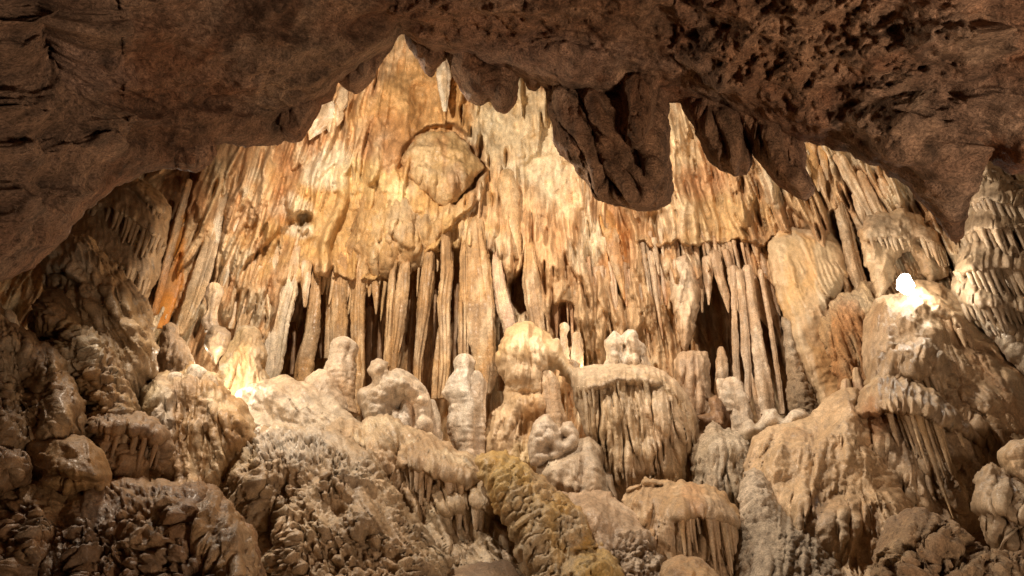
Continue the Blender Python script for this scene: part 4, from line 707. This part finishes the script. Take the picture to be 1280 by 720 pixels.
mound('flowstone_mound', 'smooth grey-tan slope with a cave-like hollow, left of the mushroom mound', FS, [(668, 590), (690, 565), (720, 552), (736, 545), (754, 560), (764, 580), (770, 640), (740, 640), (690, 620)], (9.9, 550, 9.0, 640), edge=0.22, R=23, bulge=0.24, tex='smooth', amp=.9, pal=((.50, .41, .31), (.45, .35, .25), (.56, .48, .38)), seed=217, step=1.5, lobes=[(756, 585, 8, 22, -.7)])
mound('flowstone_mound', 'grey dome with fine vertical wrinkles right below the mushroom mound', FS, [(862, 585), (866, 560), (878, 538), (894, 531), (912, 534), (930, 545), (944, 562), (956, 585), (962, 620), (930, 640), (870, 630)], (10.0, 540, 9.3, 620), edge=0.25, R=30, bulge=0.36, jit=4, tex='flow', amp=.7, pal=((.50, .43, .34), (.45, .37, .27), (.56, .49, .40)), mat=M_GRIT, seed=218, step=1.4, blot=[(900, 590, 8, 30, (.56, .48, .38), .4)], drips=[(882 + 8 * k, 580 + 3 * k, 4, 50, .08, .15, .03) for k in range(8)])
# --- right side
LP = ((.52, .385, .25), (.56, .43, .29), (.46, .32, .20))
mound('flowstone_mound', 'big smooth tan mound sweeping down to the right from under the glowing lamp', FS, [(1076, 440), (1080, 400), (1096, 374), (1120, 366), (1146, 350), (1170, 352), (1190, 362), (1206, 376), (1226, 400), (1256, 428), (1300, 470), (1340, 520), (1340, 640), (1260, 600), (1220, 560), (1190, 520), (1150, 500), (1110, 490), (1084, 476)], (10.2, 360, 8.3, 600), edge=0.25, R=39, bulge=0.56, tex='smooth', amp=1.0, pal=LP, seed=219, apex=(1090, 200),
      lobes=[(1150, 440, 12, 20, .12), (1200, 410, 40, 14, .15), (1130, 380, 30, 16, .1)], ledges=[([(1200, 500), (1230, 520), (1260, 560), (1300, 580)], .25, 20, 30), ([(1170, 392), (1190, 404), (1212, 424), (1250, 450)], .16, 12, 24)],
      fringes=[([(1206, 508), (1232, 524), (1262, 556), (1290, 580)], 16, 20, 46, 2.4, 5), ([(1176, 398), (1196, 410), (1216, 428)], 8, 10, 24, 2, 4)])
mound('flowstone_mound', 'grey knobbly flow on the slope at the right edge, under the tiered curtains', FS, [(1216, 372), (1236, 376), (1256, 388), (1290, 400), (1330, 420), (1330, 520), (1290, 480), (1262, 450), (1240, 425), (1222, 402)], (9.6, 380, 9.0, 480), edge=0.22, R=18, bulge=0.24, tex='nodule', amp=1.0, pal=((.42, .36, .29), (.36, .29, .22), (.5, .43, .35)), seed=220, fringes=[([(1226, 400), (1250, 412), (1290, 430)], 9, 14, 26, 2, 4)])
mound('flowstone_mound', 'knob-topped brownish mound with dripping skirt just left of the big smooth tan one', FS, [(1084, 480), (1090, 456), (1104, 436), (1120, 424), (1140, 418), (1158, 424), (1172, 440), (1190, 462), (1210, 490), (1236, 520), (1256, 545), (1250, 570), (1210, 560), (1160, 530), (1110, 510)], (9.7, 420, 8.5, 560), edge=0.23, R=28, bulge=0.40, jit=4, tex='flow', amp=1.2, pal=((.46, .35, .23), (.40, .29, .18), (.54, .43, .31)), seed=221, lobes=[(1126, 436, 9, 9, .12), (1150, 432, 10, 8, .14)],
      ledges=[([(1128, 470), (1160, 466), (1190, 484), (1230, 530)], .22, 14, 30)], fringes=[([(1130, 472), (1160, 468), (1190, 486), (1228, 528)], 16, 18, 40, 2.4, 5)])
mound('flowstone_mound', 'dark hooded mound with a long drip curtain at the lower right', FS, [(1066, 520), (1078, 490), (1096, 472), (1114, 464), (1136, 468), (1156, 480), (1182, 500), (1208, 524), (1228, 550), (1236, 580), (1232, 620), (1222, 660), (1190, 680), (1150, 660), (1120, 620), (1094, 580), (1076, 550)], (9.2, 470, 8.1, 650), edge=0.25, R=28, bulge=0.48, jit=4, tex='flow', amp=1.0, pal=((.44, .33, .22), (.36, .26, .17), (.52, .41, .28)), seed=222, apex=(1050, 200),
      ledges=[([(1078, 520), (1100, 512), (1130, 512), (1160, 520), (1196, 536), (1226, 556)], .42, 24, 110)],
      fringes=[([(1092, 530), (1110, 520), (1136, 516), (1162, 524), (1196, 542), (1216, 556)], 30, 50, 140, 2.0, 4.4), ([(1120, 515), (1150, 520), (1186, 540)], 8, 20, 40, 3, 5)], dpal=((.52, .40, .26), (.46, .33, .19), (.58, .47, .33)), blot=[(1100, 525, 30, 22, (.40, .20, .09), .7)])
mound('flowstone_mound', 'wide tan slope with rippled rows of tiny crusts, filling the lower right', FS, [(942, 545), (960, 535), (985, 530), (1010, 522), (1030, 500), (1050, 490), (1072, 484), (1086, 495), (1096, 520), (1104, 560), (1122, 590), (1150, 625), (1180, 650), (1220, 690), (1250, 760), (980, 760), (950, 700), (930, 640), (930, 590)], (9.6, 490, 5.8, 740), edge=0.29, R=46, bulge=0.56, tex='smooth', amp=1.25, pal=((.54, .40, .255), (.50, .355, .22), (.60, .46, .31)), seed=223, apex=(1040, 260),
      lobes=[(1112, 620, 30, 40, .35), (1030, 650, 40, 30, .15), (1076, 560, 30, 30, .1)], riv=.8, blot=[(1140, 590, 30, 40, (.50, .32, .18), .4)])
mound('flowstone_mound', 'grey gritty tongue of flowstone running down between the fringed brown mound and the tan slope', FS, [(925, 600), (940, 585), (956, 590), (968, 612), (990, 640), (1020, 670), (1050, 700), (1080, 760), (920, 760), (918, 700), (924, 650)], (8.6, 590, 5.7, 740), edge=0.22, R=34, bulge=0.32, jit=4, tex='popcorn', amp=.55, pal=((.47, .40, .32), (.42, .35, .27), (.54, .47, .39)), mat=M_GRIT, seed=224)
mound('flowstone_mound', 'dark knobbly crusted boulder at the bottom right', FS, [(1100, 670), (1110, 650), (1134, 640), (1160, 642), (1184, 655), (1206, 672), (1226, 690), (1270, 700), (1320, 720), (1320, 770), (1090, 770), (1092, 700)], (6.6, 640, 5.4, 740), edge=0.25, R=30, bulge=0.32, jit=4, tex='popcorn', amp=1.3, pal=((.36, .26, .17), (.30, .205, .13), (.44, .33, .22)), mat=M_GRIT, seed=225, lobes=[(1160, 700, 60, 12, -.3)])
mound('flowstone_mound', 'brown ridged mound with a fringed skirt at the right edge above the bottom corner', FS, [(1218, 600), (1226, 586), (1242, 580), (1256, 590), (1280, 610), (1330, 640), (1330, 720), (1280, 712), (1244, 690), (1222, 650)], (7.6, 590, 6.8, 700), edge=0.22, R=23, bulge=0.28, jit=4, tex='flow', amp=1.1, pal=((.42, .31, .20), (.36, .25, .16), (.5, .38, .25)), seed=226, fringes=[([(1222, 640), (1246, 640), (1290, 660)], 14, 18, 36, 2.4, 4.5)], ledges=[([(1216, 636), (1246, 636), (1300, 658)], .2, 12, 30)])
mound('flowstone_mound', 'small tan knobbly mound cut by the right edge of the picture', FS, [(1246, 566), (1262, 552), (1290, 548), (1330, 560), (1330, 640), (1280, 612), (1256, 592)], (7.9, 550, 7.5, 620), edge=0.22, R=18, bulge=0.24, tex='nodule', amp=.8, pal=LP, seed=227)
# --- centre foreground
mound('flowstone_mound', 'brown dome with dark fringed skirts, bottom centre-right', FS, [(778, 640), (786, 614), (806, 600), (830, 597), (860, 602), (890, 608), (912, 622), (926, 645), (932, 680), (930, 760), (840, 760), (800, 700)], (8.7, 600, 7.0, 740), edge=0.29, R=30, bulge=0.48, jit=4, tex='flow', amp=.55, pal=((.50, .36, .22), (.46, .31, .17), (.54, .43, .30)), seed=228, apex=(850, 480),
      ledges=[([(776, 618), (800, 608), (828, 606)], .25, 10, 40), ([(848, 648), (876, 644), (904, 650), (930, 662)], .36, 22, 90)], fringes=[([(784, 622), (804, 610), (828, 606)], 13, 22, 40, 1.8, 3.2), ([(850, 650), (876, 646), (904, 652), (926, 664)], 24, 30, 90, 2, 4)], dpal=((.54, .38, .20), (.46, .30, .16), (.6, .46, .3)),
      lobes=[(845, 640, 16, 40, .15)], blot=[(865, 622, 16, 22, (.54, .30, .14), .6), (835, 660, 18, 30, (.52, .39, .26), .6)])
mound('flowstone_mound', 'grey ridge with crusty lumps running down toward the bottom right of centre', FS, [(700, 620), (730, 612), (760, 618), (790, 638), (812, 660), (832, 690), (850, 720), (880, 770), (760, 770), (720, 720), (700, 680), (690, 650)], (8.4, 612, 6.0, 740), edge=0.25, R=34, bulge=0.36, jit=4, tex='popcorn', amp=.85, pal=((.48, .38, .29), (.43, .33, .24), (.54, .45, .36)), seed=229)
mound('flowstone_mound', 'orange-brown low lobe at the bottom edge right of the yellow ridge', FS, [(828, 705), (850, 694), (876, 700), (896, 720), (900, 770), (820, 770)], (6.6, 695, 6.0, 740), edge=0.18, R=23, bulge=0.24, tex='smooth', amp=.8, pal=((.50, .31, .15), (.46, .28, .14), (.54, .38, .22)), seed=230)
mound('flowstone_mound', 'yellow-ochre crusted ridge slanting down through the lower centre', FS, [(596, 575), (612, 560), (628, 562), (650, 575), (676, 596), (706, 620), (732, 645), (748, 670), (764, 690), (790, 730), (800, 770), (700, 770), (680, 740), (650, 690), (624, 640), (604, 610)], (8.25, 565, 5.0, 740), edge=0.29, R=34, bulge=0.40, jit=4, tex='popcorn', amp=.85, pal=((.54, .365, .12), (.50, .37, .19), (.50, .33, .11)), seed=231, lobes=[(748, 712, 26, 20, .3), (725, 660, 14, 16, .15), (690, 640, 20, 14, .12), (735, 690, 20, 6, -.2)], blot=[(745, 712, 30, 22, (.54, .36, .10), .6), (710, 665, 24, 24, (.48, .38, .26), .7), (640, 590, 26, 22, (.52, .38, .14), .5), (670, 700, 26, 40, (.44, .35, .24), .6)])
mound('flowstone_mound', 'long tan ridge hung with white-tipped drips behind the big crusted centre mound', FS, [(390, 545), (400, 530), (424, 524), (452, 530), (480, 520), (505, 530), (540, 545), (570, 560), (600, 580), (622, 600), (640, 640), (668, 680), (700, 730), (720, 780), (560, 780), (530, 700), (500, 640), (450, 590)], (9.6, 525, 5.6, 740), edge=0.29, R=34, bulge=0.48, jit=4, tex='flow', amp=1.1, pal=((.54, .42, .28), (.48, .35, .22), (.60, .50, .36)), seed=232, apex=(440, 380),
      ledges=[([(504, 584), (530, 586), (562, 596), (590, 606)], .32, 20, 60), ([(560, 640), (590, 630), (620, 640), (650, 668)], .32, 20, 60)], fringes=[([(506, 588), (530, 588), (562, 598), (590, 610)], 20, 26, 62, 3, 6), ([(566, 645), (592, 634), (620, 646), (648, 672)], 16, 30, 62, 3.5, 7)], dpal=((.58, .46, .32), (.52, .39, .25), (.68, .60, .50)), lobes=[(500, 575, 10, 22, -.35), (560, 575, 26, 14, .12), (615, 620, 20, 20, .15)])
mound('flowstone_mound', 'smooth pale shelf with soft folds left of the grape-like cluster', FS, [(290, 500), (300, 488), (322, 478), (350, 468), (368, 476), (396, 484), (420, 500), (440, 520), (470, 545), (500, 580), (440, 600), (330, 580), (290, 540)], (10.3, 470, 8.4, 590), edge=0.25, R=30, bulge=0.32, tex='smooth', amp=1.3, pal=((.56, .47, .36), (.51, .41, .30), (.62, .54, .44)), seed=233, lobes=[(350, 480, 20, 10, .12)], apex=(300, 380))
mound('flowstone_mound', 'big light-brown mound crusted all over with popcorn lumps, bottom centre', FS, [(262, 590), (272, 562), (290, 546), (320, 538), (350, 534), (380, 538), (410, 536), (440, 548), (466, 572), (486, 600), (506, 630), (530, 662), (556, 700), (580, 780), (340, 780), (330, 720), (318, 680), (300, 650), (280, 630)], (8.7, 540, 4.9, 740), edge=0.32, R=51, bulge=0.48, jit=4, tex='popcorn', amp=1.25, pal=((.46, .36, .245), (.41, .31, .20), (.52, .43, .31)), seed=234, step=1.5, apex=(370, 420), blot=[(370, 560, 60, 26, (.54, .46, .36), .8), (300, 575, 26, 24, (.50, .36, .18), .5), (440, 590, 30, 24, (.52, .43, .32), .6)],
      lobes=[(360, 615, 12, 22, -.4), (452, 655, 20, 16, .2), (345, 690, 12, 70, -.35), (470, 625, 30, 40, .1)])
mound('flowstone_mound', 'brown mound with a smooth grey stripe and white nubs on its crown, left of centre', FS, [(168, 500), (174, 478), (196, 468), (214, 470), (226, 462), (240, 455), (256, 462), (272, 472), (286, 490), (304, 505), (318, 530), (320, 560), (290, 600), (250, 640), (210, 640), (196, 590), (180, 550)], (8.7, 460, 7.2, 620), edge=0.25, R=30, bulge=0.40, jit=4, tex='flow', amp=1.0, pal=((.45, .295, .145), (.38, .24, .12), (.54, .42, .27)), seed=235, apex=(235, 370), blot=[(206, 520, 12, 40, (.50, .43, .34), .7), (190, 500, 16, 24, (.52, .42, .26), .6)])
for k, (lab, pr) in enumerate([('white round nub, leftmost on the crown of the brown mound', [(222, 464, 7), (222, 474, 11), (218, 492, 10)]), ('lumpy white nub with a double head on the crown of the brown mound', [(243, 454, 8), (244, 466, 12), (246, 480, 13)]), ('yellowish finger nub at the left shoulder of the brown mound', [(182, 480, 7), (180, 495, 9), (178, 512, 9)]), ('small tan nub, rightmost on the crown of the brown mound', [(260, 464, 6), (262, 476, 10), (264, 490, 11)]), ('low cream nub between the finger nub and the white round one', [(200, 470, 6), (200, 482, 9), (198, 500, 10)])]):
    stand('stalagmite', lab, 'stalagmite', pr, 8.2, M_FLOW, GP if k < 2 else ((.54, .44, .28), (.48, .37, .22), CREAM), seed=240 + k, ends=('round', 'cut'), lump=.2)
# --- left
LB = ((.34, .22, .11), (.28, .175, .085), (.44, .33, .19))
mound('flowstone_mound', 'tall tan mound with wrinkled skin, upper left, leaning right under the terraced drapery', FS, [(60, 330), (72, 308), (90, 296), (108, 300), (130, 318), (152, 340), (172, 366), (188, 395), (196, 425), (196, 455), (188, 480), (176, 500), (150, 520), (120, 480), (90, 420), (66, 370)], (8.6, 300, 7.6, 500), edge=0.25, R=30, bulge=0.48, jit=4, tex='flow', amp=1.1, pal=((.38, .275, .16), (.33, .23, .13), (.46, .36, .24)), seed=250, apex=(80, 210), ledges=[([(64, 340), (86, 336), (104, 352)], .2, 14, 24)], blot=[(90, 330, 30, 20, (.58, .50, .38), .6)])
mound('flowstone_mound', 'ridge of crusty popcorn lumps with a dark hollow, curving down the left side', FS, [(38, 400), (46, 380), (62, 362), (84, 366), (104, 384), (124, 410), (142, 440), (158, 470), (170, 500), (178, 530), (170, 560), (140, 560), (112, 545), (98, 510), (84, 480), (60, 460), (46, 430)], (8.0, 365, 7.0, 550), edge=0.25, R=28, bulge=0.40, jit=4, tex='popcorn', amp=1.15, pal=LB, seed=251, lobes=[(66, 424, 20, 16, -.5)], apex=(50, 250), blot=[(110, 440, 20, 30, (.56, .48, .34), .5)])
mound('flowstone_mound', 'dark brown mound in shadow at the left edge, its lit right rim hung with crusts', FS, [(-60, 380), (-20, 372), (0, 384), (20, 400), (46, 420), (70, 440), (90, 470), (104, 500), (108, 530), (100, 556), (60, 570), (-60, 580)], (7.2, 380, 6.2, 560), edge=0.25, R=30, bulge=0.40, jit=4, tex='popcorn', amp=1.0, pal=((.34, .23, .13), (.28, .18, .10), (.42, .31, .19)), seed=252, fringes=[([(40, 456), (62, 460), (84, 486), (96, 520)], 9, 16, 34, 2.5, 5)], lobes=[(30, 490, 30, 40, -.5)])
stand('stalagmite', 'pale stub of a stalagmite catching the light at the left edge', 'stalagmite', [(10, 386, 4), (12, 396, 8), (16, 410, 10), (22, 428, 12), (26, 440, 14)], 6.9, M_FLOW, ((.60, .54, .45), (.50, .42, .31), WHITE), seed=253, ends=('round', 'cut'), lump=.3)
mound('flowstone_mound', 'brown stump with hanging folds over a dark hollow, left of the nub-crowned mound', FS, [(108, 540), (112, 520), (130, 514), (156, 516), (180, 518), (200, 530), (214, 548), (216, 566), (206, 590), (180, 604), (150, 608), (130, 580), (114, 562)], (7.3, 515, 6.7, 600), edge=0.25, R=21, bulge=0.32, jit=4, tex='popcorn', amp=.9, pal=((.40, .26, .15), (.35, .225, .13), (.46, .33, .20)), seed=254, lobes=[(186, 575, 14, 20, -.6)],
      ledges=[([(120, 540), (160, 535), (206, 552)], .2, 14, 50)], fringes=[([(128, 546), (160, 538), (204, 556)], 12, 34, 62, 3, 5.5)])
mound('flowstone_mound', 'rounded tan-brown boulder with a crusted dark notch, at the left near the bottom', FS, [(30, 580), (36, 560), (52, 550), (74, 548), (92, 542), (112, 548), (128, 565), (138, 590), (136, 620), (40, 620)], (6.4, 545, 5.8, 620), edge=0.25, R=25, bulge=0.32, tex='smooth', amp=1.2, pal=((.46, .29, .13), (.38, .24, .11), (.50, .35, .18)), seed=255, ledges=[([(40, 588), (80, 590), (126, 600)], .14, 10, 14)], lobes=[(48, 578, 10, 8, -.25)])
mound('flowstone_mound', 'small brown lump with a dark hole at the left edge near the bottom', FS, [(-40, 570), (0, 560), (20, 562), (34, 576), (36, 600), (20, 610), (-40, 620)], (6.0, 560, 5.8, 610), edge=0.22, R=18, bulge=0.24, jit=4, tex='popcorn', amp=.8, pal=((.40, .25, .14), (.35, .22, .12), (.46, .33, .20)), seed=256, lobes=[(10, 588, 9, 8, -.3)])
mound('flowstone_mound', 'great reddish-brown slope of popcorn crust filling the bottom left corner', FS, [(-60, 610), (-10, 600), (30, 596), (60, 590), (110, 596), (150, 600), (190, 598), (220, 606), (250, 604), (276, 620), (300, 646), (318, 680), (330, 720), (336, 780), (-60, 780)], (6.6, 595, 4.3, 740), edge=0.29, R=46, bulge=0.40, jit=4, tex='popcorn', amp=1.25, pal=((.36, .215, .115), (.30, .18, .10), (.44, .30, .18)), seed=257, step=1.5, lobes=[(150, 690, 20, 20, -.3), (200, 655, 24, 8, -.25), (240, 640, 30, 20, .15), (60, 615, 50, 20, .15)], blot=[(70, 620, 60, 22, (.46, .30, .15), .7), (115, 640, 16, 30, (.32, .25, .19), .6), (40, 670, 20, 14, (.48, .38, .28), .6)])
mound('flowstone_mound', 'orange-tan smooth lobe leaning on the big popcorn mound, lower left', FS, [(236, 660), (244, 630), (262, 612), (280, 618), (300, 650), (318, 690), (328, 780), (268, 780), (264, 720), (244, 690)], (6.0, 615, 4.4, 740), edge=0.22, R=25, bulge=0.24, jit=4, tex='flow', amp=1.1, pal=((.48, .32, .17), (.42, .27, .15), (.52, .38, .23)), seed=258)
# ------------------------------------------------------------------ the one lamp in view
lp = P(1131, 352, 9.55)
mm = bpy.data.materials.new('lamp_metal'); mm.use_nodes = True; mm.node_tree.nodes['Principled BSDF'].inputs['Base Color'].default_value = (.30, .28, .25, 1); mm.node_tree.nodes['Principled BSDF'].inputs['Roughness'].default_value = .5
me_ = bpy.data.materials.new('lamp_glow'); me_.use_nodes = True; b_ = me_.node_tree.nodes['Principled BSDF']; b_.inputs['Emission Color'].default_value = (1, .95, .85, 1); b_.inputs['Emission Strength'].default_value = 30
e = empty('floodlight', lp); tag(e, 'glowing white floodlight nestled on the tan flowstone at the right', 'floodlight')
tube('bulb', [(1130, 342, 4), (1130, 350, 8), (1132, 360, 8), (1135, 368, 6)], 9.44, me_, parent=e, ends=('round', 'round'), ribs=.15, lump=.22, ds=.8, seg=24, flat=1)
tube('housing', [(1131, 348, 5), (1131, 354, 6), (1131, 360, 5)], 9.56, mm, parent=e, ribs=0, lump=0, ds=1, seg=24, flat=1)
# ------------------------------------------------------------------ light, world, camera
w = bpy.data.worlds.new('World'); scene.world = w; w.use_nodes = True
w.node_tree.nodes['Background'].inputs['Color'].default_value = (1, .72, .5, 1); w.node_tree.nodes['Background'].inputs['Strength'].default_value = .02
lamp('key_floodlight', (-3.0, 7.6, 9.5), (0.4, 12, 7.4), 1850, (1, .84, .66), .10, 170, .3)
lamp('added_right_light', (1.6, 7.4, 9.2), (4.6, 11, 6.4), 1300, (1, .84, .67), .10, 150, .5)  # added lamp, unseen, to brighten the right and centre of the wall
lamp('left_floodlight', (-4.9, 7.0, 6.2), (2.5, 8, 2.5), 440, (1, .82, .62), .15, 150, .6)
lamp('added_fill', (-3.7, 3.1, 3.5), (.5, 7.0, 2.4), 760, (1, .83, .65), .06, 88, .8)  # added fill light, out of view, to lift the foreground mounds
lamp('added_fill', (3.3, .2, .6), (1.6, 4, 6.5), 1200, (1, .74, .53), .4, 140, .8)  # added fill light near the camera, to brighten the ceiling
cam = bpy.data.cameras.new('camera'); cam.sensor_width = 36; cam.lens = 36 * FPX / 1280; cam.clip_end = 200; cam.clip_start = .05
co = bpy.data.objects.new('camera', cam); COL.objects.link(co); co.location = tuple(CAM); co.rotation_euler = (math.pi / 2 + PITCH, 0, 0); scene.camera = co
scene.view_settings.view_transform = 'Standard'; scene.view_settings.look = 'None'; scene.view_settings.exposure = 0.0; scene.view_settings.gamma = 1
scene.cycles.max_bounces = 6; scene.cycles.diffuse_bounces = 4; scene.cycles.use_denoising = True
plamp('visible_floodlight', lp + np.array([0, -.2, .1]), 75, (1, .90, .74), .08)
plamp('lamp_behind_left_mound', P(266, 466, 10.1), 80, (1, .84, .62), .1)
plamp('lamp_behind_grey_cone', P(230, 446, 11.3), 22, (1, .84, .62), .06)
plamp('lamp_behind_mushroom', P(732, 470, 11.4), 22, (1, .78, .48), .05)
scene.cycles.denoising_prefilter = 'NONE'
